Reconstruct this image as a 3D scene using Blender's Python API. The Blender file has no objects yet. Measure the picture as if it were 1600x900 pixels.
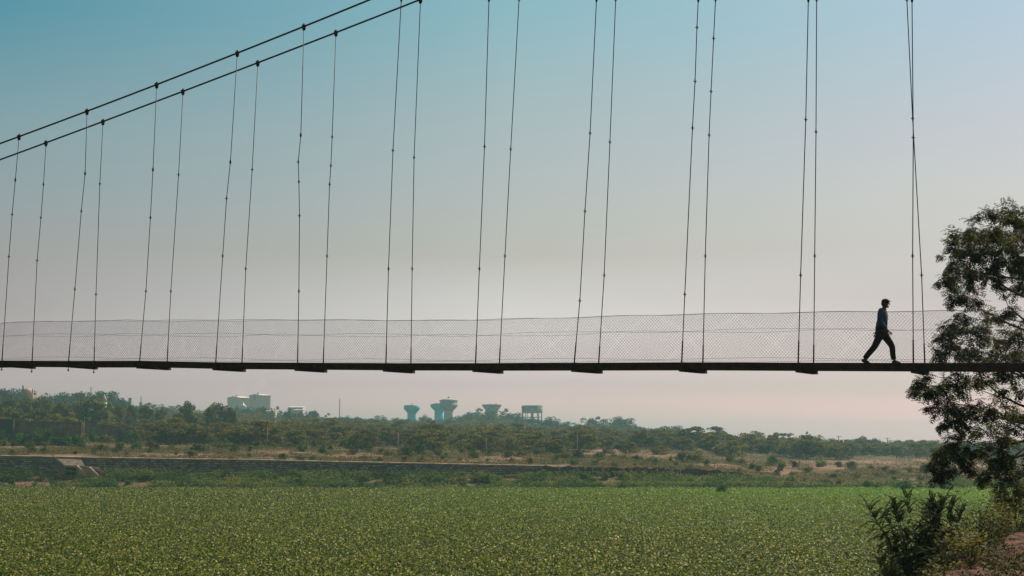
import bpy, math, random
import numpy as np
from mathutils import Vector, Matrix
SC = bpy.context.scene
COL = SC.collection
R = math.radians
EYE = 10.0
FPX = 2222.0
PITCH = math.atan((697-450)/FPX)

# ------------------------------------------------------------------ camera, sky, sun, exposure
cam_d = bpy.data.cameras.new("camera"); cam = bpy.data.objects.new("camera", cam_d); COL.objects.link(cam)
cam.location = (0, 0, EYE); cam.rotation_euler = (math.pi/2+PITCH, 0, 0)
cam_d.sensor_width = 36; cam_d.lens = 36*FPX/1600; cam_d.clip_start = 0.1; cam_d.clip_end = 20000
SC.camera = cam
SUN_EL, SUN_AZ = R(44), R(38)          # azimuth measured from +Y (view) towards +X (right)
SUN_DIR = Vector((math.sin(SUN_AZ)*math.cos(SUN_EL), math.cos(SUN_AZ)*math.cos(SUN_EL), math.sin(SUN_EL)))
world = bpy.data.worlds.new("World"); SC.world = world; world.use_nodes = True
wn, wl = world.node_tree.nodes, world.node_tree.links
bg = wn['Background']; bg.inputs['Strength'].default_value = 0.10
sky = wn.new('ShaderNodeTexSky'); sky.sky_type = 'NISHITA'; sky.sun_disc = False
sky.sun_elevation = SUN_EL; sky.sun_rotation = SUN_AZ; sky.dust_density = 2.5; sky.air_density = 1.2; sky.ozone_density = 1.0
tc = wn.new('ShaderNodeTexCoord'); sx = wn.new('ShaderNodeSeparateXYZ'); wl.new(tc.outputs['Generated'], sx.inputs[0])
def maprange(src, a, b):
    m = wn.new('ShaderNodeMapRange'); m.inputs[1].default_value = a; m.inputs[2].default_value = b
    wl.new(src, m.inputs[0]); return m.outputs[0]
zc = maprange(sx.outputs["Z"], 0.0, 1.0); xc = maprange(sx.outputs['X'], -0.34, 0.34)
SKY_RAMP = [   # tint of the hazy afternoon sky: left / centre / right columns, from the horizon up
    [(0.0, (1,1,1)), (1.0, (1,1,1))],
    [(0.0, (1,1,1)), (1.0, (1,1,1))],
    [(0.0, (1,1,1)), (1.0, (1,1,1))]]
SKY_RAMP = [[(0.0, (1.2068, 1.0172, 1.5157)), (0.0451, (0.924, 0.7686, 1.0469)), (0.0916, (0.6324, 0.5123, 0.5635)), (0.1253, (0.6037, 0.4884, 0.4754)), (0.2086, (0.4589, 0.5459, 0.4913)), (0.2878, (0.187, 0.486, 0.4747)), (0.6, (0.8, 0.6, 0.36)), (1.0, (0.9, 0.64, 0.38))], [(0.0, (1.5897, 1.2576, 1.6514)), (0.0299, (1.1378, 0.9421, 1.3019)), (0.0433, (0.8365, 0.7318, 1.0689)), (0.0791, (0.8581, 0.7951, 0.9277)), (0.1328, (0.6116, 0.5342, 0.4957)), (0.2209, (0.5406, 0.5569, 0.5052)), (0.2637, (0.457, 0.5711, 0.5161)), (0.3043, (0.3682, 0.5781, 0.5435)), (0.6, (0.8, 0.6, 0.36)), (1.0, (0.9, 0.64, 0.38))], [(0.0, (2.1143, 1.3553, 2.3303)), (0.0181, (1.4193, 1.0034, 1.6272)), (0.0375, (0.6744, 0.6262, 0.8736)), (0.1002, (0.4704, 0.418, 0.502)), (0.1239, (0.5054, 0.4662, 0.4973)), (0.1711, (0.5218, 0.4923, 0.492)), (0.2087, (0.4877, 0.4767, 0.4944)), (0.288, (0.3796, 0.4683, 0.5154)), (0.6, (0.8, 0.6, 0.36)), (1.0, (0.9, 0.64, 0.38))]]

def ramp(stops):
    r = wn.new('ShaderNodeValToRGB'); cr = r.color_ramp; cr.interpolation = 'LINEAR'
    while len(cr.elements) < len(stops): cr.elements.new(0.5)
    for e, (p, c) in zip(cr.elements, stops): e.position = p; e.color = (*c, 1)
    wl.new(zc, r.inputs[0]); return r.outputs[0]
rl, rc, rr = [ramp(s) for s in SKY_RAMP]
def mixc(fac, a, b, mode='MIX'):
    m = wn.new('ShaderNodeMix'); m.data_type = 'RGBA'; m.blend_type = mode; m.clamp_factor = True
    if isinstance(fac, float): m.inputs[0].default_value = fac
    else: wl.new(fac, m.inputs[0])
    wl.new(a, m.inputs[6]); wl.new(b, m.inputs[7]); return m.outputs[2]
f1 = wn.new('ShaderNodeMapRange'); f1.inputs[1].default_value = 0; f1.inputs[2].default_value = .5; wl.new(xc, f1.inputs[0])
f2 = wn.new('ShaderNodeMapRange'); f2.inputs[1].default_value = .5; f2.inputs[2].default_value = 1; wl.new(xc, f2.inputs[0])
pw = wn.new('ShaderNodeMath'); pw.operation = 'POWER'; pw.inputs[1].default_value = .68; wl.new(f1.outputs[0], pw.inputs[0])
tint = mixc(f2.outputs[0], mixc(pw.outputs[0], rl, rc), rr)
back = wn.new('ShaderNodeRGB'); back.outputs[0].default_value = (1.0, .74, .46, 1)      # greyer haze away from the sun
tint = mixc(maprange(sx.outputs['Y'], .75, .1), tint, back.outputs[0])
vm = wn.new('ShaderNodeVectorMath'); vm.operation = 'MULTIPLY'; wl.new(sky.outputs[0], vm.inputs[0]); wl.new(tint, vm.inputs[1])
vs = wn.new('ShaderNodeVectorMath'); vs.operation = 'SCALE'; vs.inputs['Scale'].default_value = 1.0; wl.new(vm.outputs[0], vs.inputs[0])
wl.new(vs.outputs[0], bg.inputs['Color'])
sd = bpy.data.lights.new("sun", 'SUN'); sd.energy = 4.8; sd.angle = R(0.5); sd.color = (1.0, 0.90, 0.73)
sun = bpy.data.objects.new("sun", sd); COL.objects.link(sun)
sun.rotation_euler = (-SUN_DIR).to_track_quat('-Z', 'Y').to_euler()
SC.view_settings.view_transform = 'Standard'; SC.view_settings.look = 'None'; SC.view_settings.exposure = 0.45; SC.view_settings.gamma = 1
SC.cycles.use_denoising = True; SC.cycles.max_bounces = 6; SC.cycles.volume_bounces = 0
SC.cycles.transparent_max_bounces = 8; SC.cycles.sample_clamp_indirect = 4

# ------------------------------------------------------------------ helpers
def uv(px, py):
    a, b = px-800, 450-py
    Y = FPX*math.cos(PITCH) - b*math.sin(PITCH); Z = FPX*math.sin(PITCH) + b*math.cos(PITCH)
    return a/Y, Z/Y
def at(px, py, Y):
    u, v = uv(px, py); return Vector((u*Y, Y, EYE+v*Y))
def zpix(py, Y, px=800): return EYE + uv(px, py)[1]*Y

def mat(name, col, rough=.8, metal=0., spec=.3, noise=None, trans=0., tcol=None, objvar=0., bump=None):
    m = bpy.data.materials.new(name); m.use_nodes = True; n, l = m.node_tree.nodes, m.node_tree.links
    p = n['Principled BSDF']; p.inputs['Roughness'].default_value = rough; p.inputs['Metallic'].default_value = metal
    p.inputs['Specular IOR Level'].default_value = spec; p.inputs['Base Color'].default_value = (*col, 1)
    out = n['Material Output']; src = None
    if noise:
        scale, col2, detail = noise[:3]
        t = n.new('ShaderNodeTexCoord'); x = n.new('ShaderNodeTexNoise'); x.inputs['Scale'].default_value = scale; x.inputs['Detail'].default_value = detail
        l.new(t.outputs['Object'], x.inputs['Vector'])
        cr = n.new('ShaderNodeValToRGB'); cr.color_ramp.elements[0].position = .36; cr.color_ramp.elements[1].position = .64
        cr.color_ramp.elements[0].color = (*col, 1); cr.color_ramp.elements[1].color = (*col2, 1)
        l.new(x.outputs['Fac'], cr.inputs[0]); src = cr.outputs[0]
    if objvar:
        oi = n.new('ShaderNodeObjectInfo'); hs = n.new('ShaderNodeHueSaturation')
        mr = n.new('ShaderNodeMapRange'); mr.inputs[3].default_value = 1-objvar; mr.inputs[4].default_value = 1+objvar
        l.new(oi.outputs['Random'], mr.inputs[0]); l.new(mr.outputs[0], hs.inputs['Value'])
        m2 = n.new('ShaderNodeMapRange'); m2.inputs[3].default_value = .5+.035*objvar*2; m2.inputs[4].default_value = .5-.035*objvar*2
        w = n.new('ShaderNodeMath'); w.operation = 'MULTIPLY'; w.inputs[1].default_value = 7.31; fr = n.new('ShaderNodeMath'); fr.operation = 'FRACT'
        l.new(oi.outputs['Random'], w.inputs[0]); l.new(w.outputs[0], fr.inputs[0]); l.new(fr.outputs[0], m2.inputs[0]); l.new(m2.outputs[0], hs.inputs['Hue'])
        if src: l.new(src, hs.inputs['Color'])
        else: hs.inputs['Color'].default_value = (*col, 1)
        src = hs.outputs[0]
    if src: l.new(src, p.inputs['Base Color'])
    if bump:
        t = n.new('ShaderNodeTexCoord'); x = n.new('ShaderNodeTexNoise'); x.inputs['Scale'].default_value = bump[0]; x.inputs['Detail'].default_value = 6
        b = n.new('ShaderNodeBump'); b.inputs['Distance'].default_value = bump[1]; l.new(t.outputs['Object'], x.inputs['Vector'])
        l.new(x.outputs['Fac'], b.inputs['Height']); l.new(b.outputs[0], p.inputs['Normal'])
    if trans:
        tr = n.new('ShaderNodeBsdfTranslucent'); mx = n.new('ShaderNodeMixShader'); mx.inputs[0].default_value = trans
        if tcol is None and src: l.new(src, tr.inputs['Color'])
        else: tr.inputs['Color'].default_value = (*(tcol or col), 1)
        l.new(p.outputs[0], mx.inputs[1]); l.new(tr.outputs[0], mx.inputs[2]); l.new(mx.outputs[0], out.inputs['Surface'])
    return m

def np_mesh(name, verts, loops_per, smooth=False):
    """verts (n, k, 3): n separate polygons with k corners"""
    V = np.asarray(verts, dtype=np.float32); n, k = V.shape[:2]
    me = bpy.data.meshes.new(name); me.vertices.add(n*k); me.vertices.foreach_set('co', V.reshape(-1))
    me.loops.add(n*k); me.loops.foreach_set('vertex_index', np.arange(n*k, dtype=np.int32))
    me.polygons.add(n); me.polygons.foreach_set('loop_start', np.arange(0, n*k, k, dtype=np.int32))
    me.update(calc_edges=True); return me
def link(name, me, m, parent=None, loc=None):
    o = bpy.data.objects.new(name, me); COL.objects.link(o)
    if m is not None and not me.materials: me.materials.append(m)
    if parent: o.parent = parent
    if loc is not None: o.location = loc
    return o
def tag(o, label, cat, group=None):
    o['label'] = label; o['category'] = cat
    if group: o['group'] = group
    return o
def thing(name, label, cat, loc=(0,0,0), rz=0, group=None):
    o = bpy.data.objects.new(name, None); COL.objects.link(o); o.location = loc; o.rotation_euler = (0,0,rz)
    o.empty_display_size = .2
    return tag(o, label, cat, group)
def setting(o, kind='structure'): o['kind'] = kind; return o
class MB:
    def __init__(s): s.v = []; s.f = []; s.sm = []
    def add(s, vs, fs, smooth=False):
        b = len(s.v); s.v += [tuple(v) for v in vs]; s.f += [tuple(b+i for i in f) for f in fs]; s.sm += [smooth]*len(fs); return s
    def box(s, c, size, M=None):
        x, y, z = [d/2 for d in size]; c = Vector(c)
        vs = [Vector((i*x, j*y, k*z)) for i in (-1,1) for j in (-1,1) for k in (-1,1)]
        if M: vs = [M @ v for v in vs]
        return s.add([v+c for v in vs], [(0,1,3,2),(4,6,7,5),(0,4,5,1),(2,3,7,6),(0,2,6,4),(1,5,7,3)])
    def hexa(s, p):   # 8 points, bottom ring 0-3 and top ring 4-7
        return s.add(p, [(3,2,1,0),(4,5,6,7),(0,1,5,4),(1,2,6,5),(2,3,7,6),(3,0,4,7)])
    def tube(s, pts, rad, n=6, cap=True, smooth=True):
        pts = [Vector(p) for p in pts]; rr = rad if isinstance(rad, (list, tuple)) else [rad]*len(pts)
        vs = []; up = Vector((0,0,1)); ref = None
        for i, p in enumerate(pts):
            d = (pts[min(i+1,len(pts)-1)] - pts[max(i-1,0)]).normalized()
            if ref is None: ref = d.orthogonal().normalized() if abs(d.z) > .95 else d.cross(up).normalized()
            a = (ref - d*ref.dot(d)).normalized(); ref = a; b = d.cross(a)
            for k in range(n):
                t = 2*math.pi*k/n; vs.append(p + (a*math.cos(t)+b*math.sin(t))*rr[i])
        fs = [(i*n+k, i*n+(k+1)%n, (i+1)*n+(k+1)%n, (i+1)*n+k) for i in range(len(pts)-1) for k in range(n)]
        if cap: fs += [tuple(range(n))[::-1], tuple(range((len(pts)-1)*n, len(pts)*n))]
        return s.add(vs, fs, smooth)
    def lathe(s, prof, n=24, c=(0,0,0), smooth=True):
        vs = [(c[0]+r*math.cos(2*math.pi*k/n), c[1]+r*math.sin(2*math.pi*k/n), c[2]+z) for r, z in prof for k in range(n)]
        fs = [(i*n+k, i*n+(k+1)%n, (i+1)*n+(k+1)%n, (i+1)*n+k) for i in range(len(prof)-1) for k in range(n)]
        fs += [tuple(range(n))[::-1], tuple(range((len(prof)-1)*n, len(prof)*n))]
        return s.add(vs, fs, smooth)
    def ball(s, c, r, n=8, sc=(1,1,1)):
        c = Vector(c); vs = []; 
        for i in range(n+1):
            th = math.pi*i/n
            for k in range(n*2):
                ph = math.pi*k/n; vs.append(c+Vector((r*sc[0]*math.sin(th)*math.cos(ph), r*sc[1]*math.sin(th)*math.sin(ph), r*sc[2]*math.cos(th))))
        m = n*2
        return s.add(vs, [(i*m+k, (i+1)*m+k, (i+1)*m+(k+1)%m, i*m+(k+1)%m) for i in range(n) for k in range(m)], True)
    def mesh(s, name):
        me = bpy.data.meshes.new(name); me.from_pydata(s.v, [], s.f); me.polygons.foreach_set('use_smooth', s.sm); me.update(); return me
    def build(s, name, m, parent=None, loc=None): return link(name, s.mesh(name), m, parent, loc)

def vnoise(x, y, seed=0):
    """smooth value noise, numpy"""
    x = np.asarray(x, float); y = np.asarray(y, float)
    xi = np.floor(x).astype(np.int64); yi = np.floor(y).astype(np.int64); fx = x-xi; fy = y-yi
    fx = fx*fx*(3-2*fx); fy = fy*fy*(3-2*fy)
    def h(a, b):
        n = (a*374761393 + b*668265263 + seed*974634777) & 0x7fffffff
        n = ((n ^ (n >> 13)) * 1274126177) & 0x7fffffff
        return ((n ^ (n >> 16)) & 0xffff)/65535.
    return (h(xi,yi)*(1-fx)+h(xi+1,yi)*fx)*(1-fy)+(h(xi,yi+1)*(1-fx)+h(xi+1,yi+1)*fx)*fy

# ------------------------------------------------------------------ terrain
GPX = np.array([-500, 0, 400, 850, 1100, 1240, 1300, 1600, 2100.])
GY  = np.array([250, 322, 337, 350.5, 352.5, 375, 430, 520, 700, 1000, 1500, 2500, 4300.])
GT = np.array([
 [810]*9,
 [772,772,772,771,769,767,766,766,766],
 [762,762,762,762,762,762,762,762,762],
 [733,733,738,741,745,752,756,757,757],
 [713,713,719.5,729,734,750,754,755,755],
 [706,706,713.5,724,729,742,746,750,750],
 [690,690,701,712,717,728,730,735,735],
 [683,683,694,703,708,718,721,726,726],
 [668,668,681,692,698,710,712,715,715],
 [646,646,667,681,690,699,701,704,704],
 [634,634,654,667,684,694,696,697,697],
 [632,632,650,664,686,695,696,697,697],
 [640,640,660,670,690,696,697,697,697.]])
def ground_z(X, Y):
    X = np.asarray(X, float); Y = np.asarray(Y, float)
    Yc = np.clip(Y, GY[0], GY[-1]); px = np.clip(800 + FPX*X/np.maximum(Yc, 1), GPX[0], GPX[-1])
    i = np.clip(np.searchsorted(GPX, px)-1, 0, len(GPX)-2); j = np.clip(np.searchsorted(GY, Yc)-1, 0, len(GY)-2)
    fx = (px-GPX[i])/(GPX[i+1]-GPX[i]); fy = (Yc-GY[j])/(GY[j+1]-GY[j])
    zz = lambda jj: EYE + GY[jj]*(697-(GT[jj,i]*(1-fx)+GT[jj,i+1]*fx))/FPX
    z = zz(j)*(1-fy)+zz(j+1)*fy
    amp = np.clip((Y-340)/60, 0, 1)
    z = z + amp*((vnoise(X/23, Y/23, 3)-.5)*1.2 + (vnoise(X/7, Y/7, 5)-.5)*.5) + (vnoise(X/3, Y/3, 9)-.5)*.35*np.clip((Y-325)/10,0,1)
    return z
SAND = [(945,704,70,6),(1020,712,45,4),(1340,722,95,4),(1450,720,50,3),(1215,737,40,9),(1290,730,60,5),(217,756,40,7),(60,756,60,6),(172,683,45,6),(420,707,70,4),(560,712,50,4),(270,711,80,3),(60,698,60,4),(780,716,60,3),(1500,729,60,4),(870,730,50,5),(100,712,80,2.5),(700,757,60,4),(1100,728,60,3),(1440,765,30,4)]
def sand_mask(X, Y):
    X = np.asarray(X, float); Y = np.asarray(Y, float); Z = ground_z(X, Y); px = 800+FPX*X/Y; py = 697-(Z-EYE)/Y*FPX; m = np.zeros_like(px)
    for cx, cy, rx, ry in SAND: m = np.maximum(m, 1.25-np.sqrt(((px-cx)/rx)**2+((py-cy)/ry)**2))
    return np.clip(m + (vnoise(X/5, Y/5, 81)-.5)*1.1 + (vnoise(X/1.6, Y/1.6, 82)-.5)*.6 + .1, 0, 1)
def gz(X, Y): return float(ground_z(X, Y))

def soil_mat():
    m = bpy.data.materials.new("soil"); m.use_nodes = True; n, l = m.node_tree.nodes, m.node_tree.links; p = n['Principled BSDF']
    p.inputs['Roughness'].default_value = .95; p.inputs['Specular IOR Level'].default_value = .1
    t = n.new('ShaderNodeTexCoord')
    def nz(scale, det):
        x = n.new('ShaderNodeTexNoise'); x.inputs['Scale'].default_value = scale; x.inputs['Detail'].default_value = det; x.inputs['Roughness'].default_value = .6
        l.new(t.outputs['Object'], x.inputs['Vector']); return x.outputs['Fac']
    def rp(src, a, b, c1, c2):
        cr = n.new('ShaderNodeValToRGB'); cr.color_ramp.elements[0].position = a; cr.color_ramp.elements[1].position = b
        cr.color_ramp.elements[0].color = (*c1,1); cr.color_ramp.elements[1].color = (*c2,1); l.new(src, cr.inputs[0]); return cr.outputs[0]
    sand = rp(nz(.9, 6), .35, .65, (.11,.064,.045), (.215,.125,.088))
    grass = rp(nz(.5, 8), .35, .65, (.030,.030,.006), (.075,.048,.014))
    f = rp(nz(.06, 7), .50, .62, (0,0,0), (1,1,1))
    sa = n.new('ShaderNodeAttribute'); sa.attribute_name = 'sand'; am = n.new('ShaderNodeMath'); am.operation = 'MULTIPLY_ADD'; am.inputs[1].default_value = .25; am.use_clamp = True; l.new(f, am.inputs[0]); l.new(sa.outputs['Fac'], am.inputs[2])
    mx = n.new('ShaderNodeMix'); mx.data_type = 'RGBA'; l.new(am.outputs[0], mx.inputs[0]); l.new(sand, mx.inputs[7]); l.new(grass, mx.inputs[6])
    l.new(mx.outputs[2], p.inputs['Base Color'])
    b = n.new('ShaderNodeBump'); b.inputs['Distance'].default_value = .3; l.new(nz(1.5, 8), b.inputs['Height']); l.new(b.outputs[0], p.inputs['Normal'])
    return m
M_soil = soil_mat()
def grid_mesh(name, us, Ys, zf):
    U, Yg = np.meshgrid(us, Ys); X = U*Yg; Z = zf(X, Yg)
    V = np.stack([X, Yg, Z], -1).reshape(-1, 3); nu, ny = len(us), len(Ys)
    I = (np.arange(ny-1)[:,None]*nu + np.arange(nu-1)[None]).reshape(-1); F = np.stack([I, I+1, I+nu+1, I+nu], -1)
    me = bpy.data.meshes.new(name); me.from_pydata(V.tolist(), [], F.tolist()); me.polygons.foreach_set('use_smooth', [True]*len(F)); me.update(); return me
Ys = np.concatenate([np.arange(250, 335, 6), np.arange(335, 350, 1.5), np.array([350.5, 351.5, 352.5]), np.arange(354, 470, 2.), np.arange(470, 760, 8.), np.geomspace(760, 4300, 50)])
gm = grid_mesh("far_bank_ground", np.linspace(-.62, .62, 520), Ys, ground_z)
gv = np.empty(len(gm.vertices)*3, np.float32); gm.vertices.foreach_get('co', gv); gv = gv.reshape(-1,3)
at_ = gm.attributes.new('sand', 'FLOAT', 'POINT'); at_.data.foreach_set('value', sand_mask(gv[:,0], gv[:,1]).astype(np.float32))
setting(link("far_bank_ground", gm, M_soil))

# river: dark water under the floating plants
M_water = mat("river_water", (.004,.007,.002), rough=.7, spec=.05, noise=(.8, (.012,.02,.004), 5))
wm = MB(); wm.add([(-2600,-300,0),(2600,-300,0),(2600,345,0),(-2600,345,0)], [(0,1,2,3)]); setting(wm.build("river_water", M_water))

# near bank the photographer stands on
def near_z(X, Y):
    X = np.asarray(X, float); Y = np.asarray(Y, float)
    xe = -3.0 + .465*Y + 1.2*(vnoise(Y/4, X*0, 2)-.5)
    drop = np.maximum(0, xe - X); yd = np.maximum(0, Y-50)
    z = EYE-1.85 - .55*drop - .25*np.clip(drop-3,0,9)*0 - yd*.35
    z += (vnoise(X/1.6, Y/1.6, 4)-.5)*.35 + (vnoise(X/.5, Y/.5, 6)-.5)*.2 + (vnoise(X/.22, Y/.22, 8)-.5)*.08
    z += np.clip(X-xe-2, 0, 6)*.10
    return np.maximum(z, -2.5)
xs = np.concatenate([np.arange(-30, 2, 1.), np.arange(2, 20, .16), np.arange(20, 60, 1.5)]); ys = np.concatenate([np.arange(-30, 14, 1.5), np.arange(14, 50, .22), np.arange(50, 90, 1.5)])
Xg, Yg = np.meshgrid(xs, ys); Zg = near_z(Xg, Yg); nu = len(xs)
I = (np.arange(len(ys)-1)[:,None]*nu + np.arange(nu-1)[None]).reshape(-1)
me = bpy.data.meshes.new("near_bank_ground"); me.from_pydata(np.stack([Xg,Yg,Zg],-1).reshape(-1,3).tolist(), [], np.stack([I,I+1,I+nu+1,I+nu],-1).tolist())
me.polygons.foreach_set('use_smooth', [True]*len(me.polygons)); me.update()
M_earth = mat("shade_dark_earth", (.028,.018,.012), rough=.95, spec=.1, noise=(2.3, (.15,.066,.042), 10), bump=(9, .14))  # earth darkened in colour to stand in for tree shade
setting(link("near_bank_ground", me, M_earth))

# ------------------------------------------------------------------ water hyacinth, one mass of floating leaves
rng = np.random.default_rng(7)
def leaf_quads(P, size, tilt_max, rng, aspect=.8, upbias=1.0):
    """diamond/quads leaf faces centred at P with random orientation"""
    n = len(P); az = rng.uniform(0, 2*np.pi, n); tl = rng.uniform(0, 1, n)**(1/upbias)*tilt_max
    nx, ny, nz_ = np.sin(tl)*np.cos(az), np.sin(tl)*np.sin(az), np.cos(tl); N = np.stack([nx,ny,nz_],-1)
    a = rng.normal(size=(n,3)); a -= (a*N).sum(1)[:,None]*N; a /= np.linalg.norm(a, axis=1)[:,None]; b = np.cross(N, a)
    s = (np.asarray(size)*rng.uniform(.7,1.3,n)*.5)[:,None]
    return np.stack([P+a*s, P+b*s*aspect, P-a*s, P-b*s*aspect], 1)
def hyacinth():
    out = []
    for y0, y1, dens, sz in ((88,125,28,.22),(125,165,24,.21),(165,215,19,.21),(215,270,13,.25),(270,341,11,.29)):
        area = .47*(y1**2-y0**2); n = int(area*dens); Y = np.sqrt(rng.uniform(y0**2, y1**2, n)); X = rng.uniform(-.47,.47,n)*Y
        patch = vnoise(X/6, Y/14, 11)*.6+vnoise(X/1.2, Y/1.2, 12)*.4
        h = .05 + .62*rng.uniform(0,1,n)**1.3*(.45+patch)
        out.append(leaf_quads(np.stack([X,Y,h],-1), sz, 1.45, rng, .85, .9))
    return np_mesh("water_hyacinth", np.concatenate(out), 4)
def hy_mat():
    m = bpy.data.materials.new("hyacinth_leaf"); m.use_nodes = True; n, l = m.node_tree.nodes, m.node_tree.links; p = n['Principled BSDF']; out = n['Material Output']
    g = n.new('ShaderNodeNewGeometry'); t = n.new('ShaderNodeTexCoord')
    def nz(scale, det):
        x = n.new('ShaderNodeTexNoise'); x.inputs['Scale'].default_value = scale; x.inputs['Detail'].default_value = det
        l.new(t.outputs['Object'], x.inputs['Vector']); return x.outputs['Fac']
    cr = n.new('ShaderNodeValToRGB'); e = cr.color_ramp.elements; e[0].color = (.016,.032,.003,1); e[1].color = (.48,.46,.17,1); e[1].position = 1  # pale cream end of the ramp paints sun glints into random leaves
    for pos, c in ((.42,(.062,.098,.006)),(.74,(.155,.185,.012)),(.91,(.27,.27,.045))): k = e.new(pos); k.color = (*c,1)
    l.new(g.outputs['Random Per Island'], cr.inputs[0])
    # fresher green far to the right
    sp = n.new('ShaderNodeSeparateXYZ'); l.new(t.outputs['Object'], sp.inputs[0])
    a = n.new('ShaderNodeMapRange'); a.inputs[1].default_value = 130; a.inputs[2].default_value = 300; l.new(sp.outputs['Y'], a.inputs[0])
    b = n.new('ShaderNodeMapRange'); b.inputs[1].default_value = -40; b.inputs[2].default_value = 90; l.new(sp.outputs['X'], b.inputs[0])
    mm = n.new('ShaderNodeMath'); mm.operation = 'MULTIPLY'; l.new(a.outputs[0], mm.inputs[0]); l.new(b.outputs[0], mm.inputs[1])
    nn = n.new('ShaderNodeMath'); nn.operation = 'MULTIPLY'; l.new(mm.outputs[0], nn.inputs[0]); nn.inputs[1].default_value = .85
    mx = n.new('ShaderNodeMix'); mx.data_type = 'RGBA'; l.new(nn.outputs[0], mx.inputs[0]); l.new(cr.outputs[0], mx.inputs[6]); mx.inputs[7].default_value = (.14,.27,.010,1)
    l.new(mx.outputs[2], p.inputs['Base Color']); p.inputs['Roughness'].default_value = .5; p.inputs['Specular IOR Level'].default_value = .12
    tr = n.new('ShaderNodeBsdfTranslucent'); l.new(mx.outputs[2], tr.inputs['Color']); ms = n.new('ShaderNodeMixShader'); ms.inputs[0].default_value = .42
    l.new(p.outputs[0], ms.inputs[1]); l.new(tr.outputs[0], ms.inputs[2]); l.new(ms.outputs[0], out.inputs['Surface']); return m
o = link("water_hyacinth", hyacinth(), hy_mat()); setting(o, 'stuff'); tag(o, "carpet of green water hyacinth leaves covering the river", "water plants")

# ------------------------------------------------------------------ suspension bridge
BX0, BZ0, BTH, BW = -17.584, 48.491, .44038, 1.4545
CT, ST = math.cos(BTH), math.sin(BTH)
def bpt(s, side, z): return Vector((BX0+s*CT+side*BW*ST, BZ0-s*ST+side*BW*CT, z))
def bproj(px, py, side):
    u, v = uv(px, py); X, Z = BX0+side*BW*ST, BZ0+side*BW*CT
    s = (u*Z-X)/(CT+u*ST); return s, EYE+v*(Z-s*ST)
M_steel = mat("rusty_steel", (.018,.014,.012), rough=.75, metal=.2, noise=(6, (.05,.026,.018), 5))
M_wire = mat("steel_wire", (.02,.019,.018), rough=.6, metal=.4)
M_mesh = mat("galvanised_mesh", (.07,.072,.07), rough=.6, metal=.3)
M_plank = mat("deck_planks", (.06,.05,.042), rough=.9, noise=(3, (.12,.10,.08), 5))
br = thing("suspension_bridge", "dark steel suspension footbridge with wire mesh railings crossing above the river", "bridge", bpt(0,.5,zpix(567,48)))
BL = br.location.copy()
bc = lambda p: Vector(p)-BL
tops = [bproj(x, y, 0) for x, y in ((0,563.3),(107,564),(218,563.6),(337,566),(465,566.6),(603,567.4),(743,567.4),(897,566.8),(1065,566),(1247,566.6),(1427,567),(1600,567.4))]
ts, tz = np.array([t[0] for t in tops]), np.array([t[1] for t in tops])
SMIN, SMAX = -16.0, 41.0
def deck_z(s):
    if s < ts[0]: return float(tz[0] + (s-ts[0])*(-.004))
    if s > ts[-1]: return float(tz[-1] + (s-ts[-1])*(tz[-1]-tz[-3])/(ts[-1]-ts[-3]))
    return float(np.interp(s, ts, tz))
NEAR = [ # hanger in the near cable plane: bottom ... top (pixels); the last point lies on the cable or is the frame edge
 ([(3,566),(14,401),(19,335),(24,281),(30,213)],1), ([(107,566),(117,452),(127,330),(133,271),(136,175)],1), ([(218,566),(228,455),(235,340),(239,265),(245,132)],1),
 ([(337,566),(348,400),(354,310),(360,253),(371,82)],1), ([(465,566),(467,455),(468,337),(467,284),(466,253),(470,211),(475,41)],1), ([(603,566),(607,420),(614,235),(627,0)],0),
 ([(743,566),(749,420),(757,229),(764,0)],0), ([(897,566),(906,470),(914,330),(922,208),(932,0)],0), ([(1065,566),(1070,460),(1082,200),(1086,127),(1089,43),(1091,0)],0),
 ([(1247,566),(1251,430),(1259,187),(1263,0)],0), ([(1427,566),(1426,400),(1427,215),(1425,0)],0), ([(1662,566),(1650,0)],0)]
FAR = [([(50,566),(58,407),(64,340),(68,288),(72,223)],1), ([(147,566),(150,460),(156,287),(161,191)],1), ([(261,566),(267,455),(279,273),(286,143)],1),
 ([(378,566),(384,420),(394,265),(403,97)],1), ([(505,566),(511,400),(515,288),(517,259),(519,214),(525,50)],1), ([(642,566),(644,420),(647,246),(657,0)],0),
 ([(780,566),(789,400),(798,233),(811,0)],0), ([(935,566),(944,430),(953,222),(962,0)],0), ([(1098,566),(1102,400),(1108,211),(1111,143),(1115,60),(1118,0)],0),
 ([(1271,566),(1273,400),(1275,206),(1276,0)],0), ([(1445,566),(1440,430),(1426,185),(1417,0)],0), ([(1672,566),(1665,0)],0)]
CAB = [[(0,224),(30,213),(136,175),(245,132),(371,82),(475,41),(578,0)], [(0,249),(72,223),(161,191),(286,143),(403,97),(525,50),(657,0)]]
cabf = []
for side in (0,1):
    q = np.array([bproj(x,y,side) for x,y in CAB[side]]); cabf.append(np.polyfit(q[:,0], q[:,1], 2))
    mb = MB(); ss = np.linspace(SMIN, SMAX, 60)
    mb.tube([bc(bpt(s, side, np.polyval(cabf[side], s))) for s in ss], .030, 8)
    mb.build("main_cable", M_steel, br)
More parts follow.
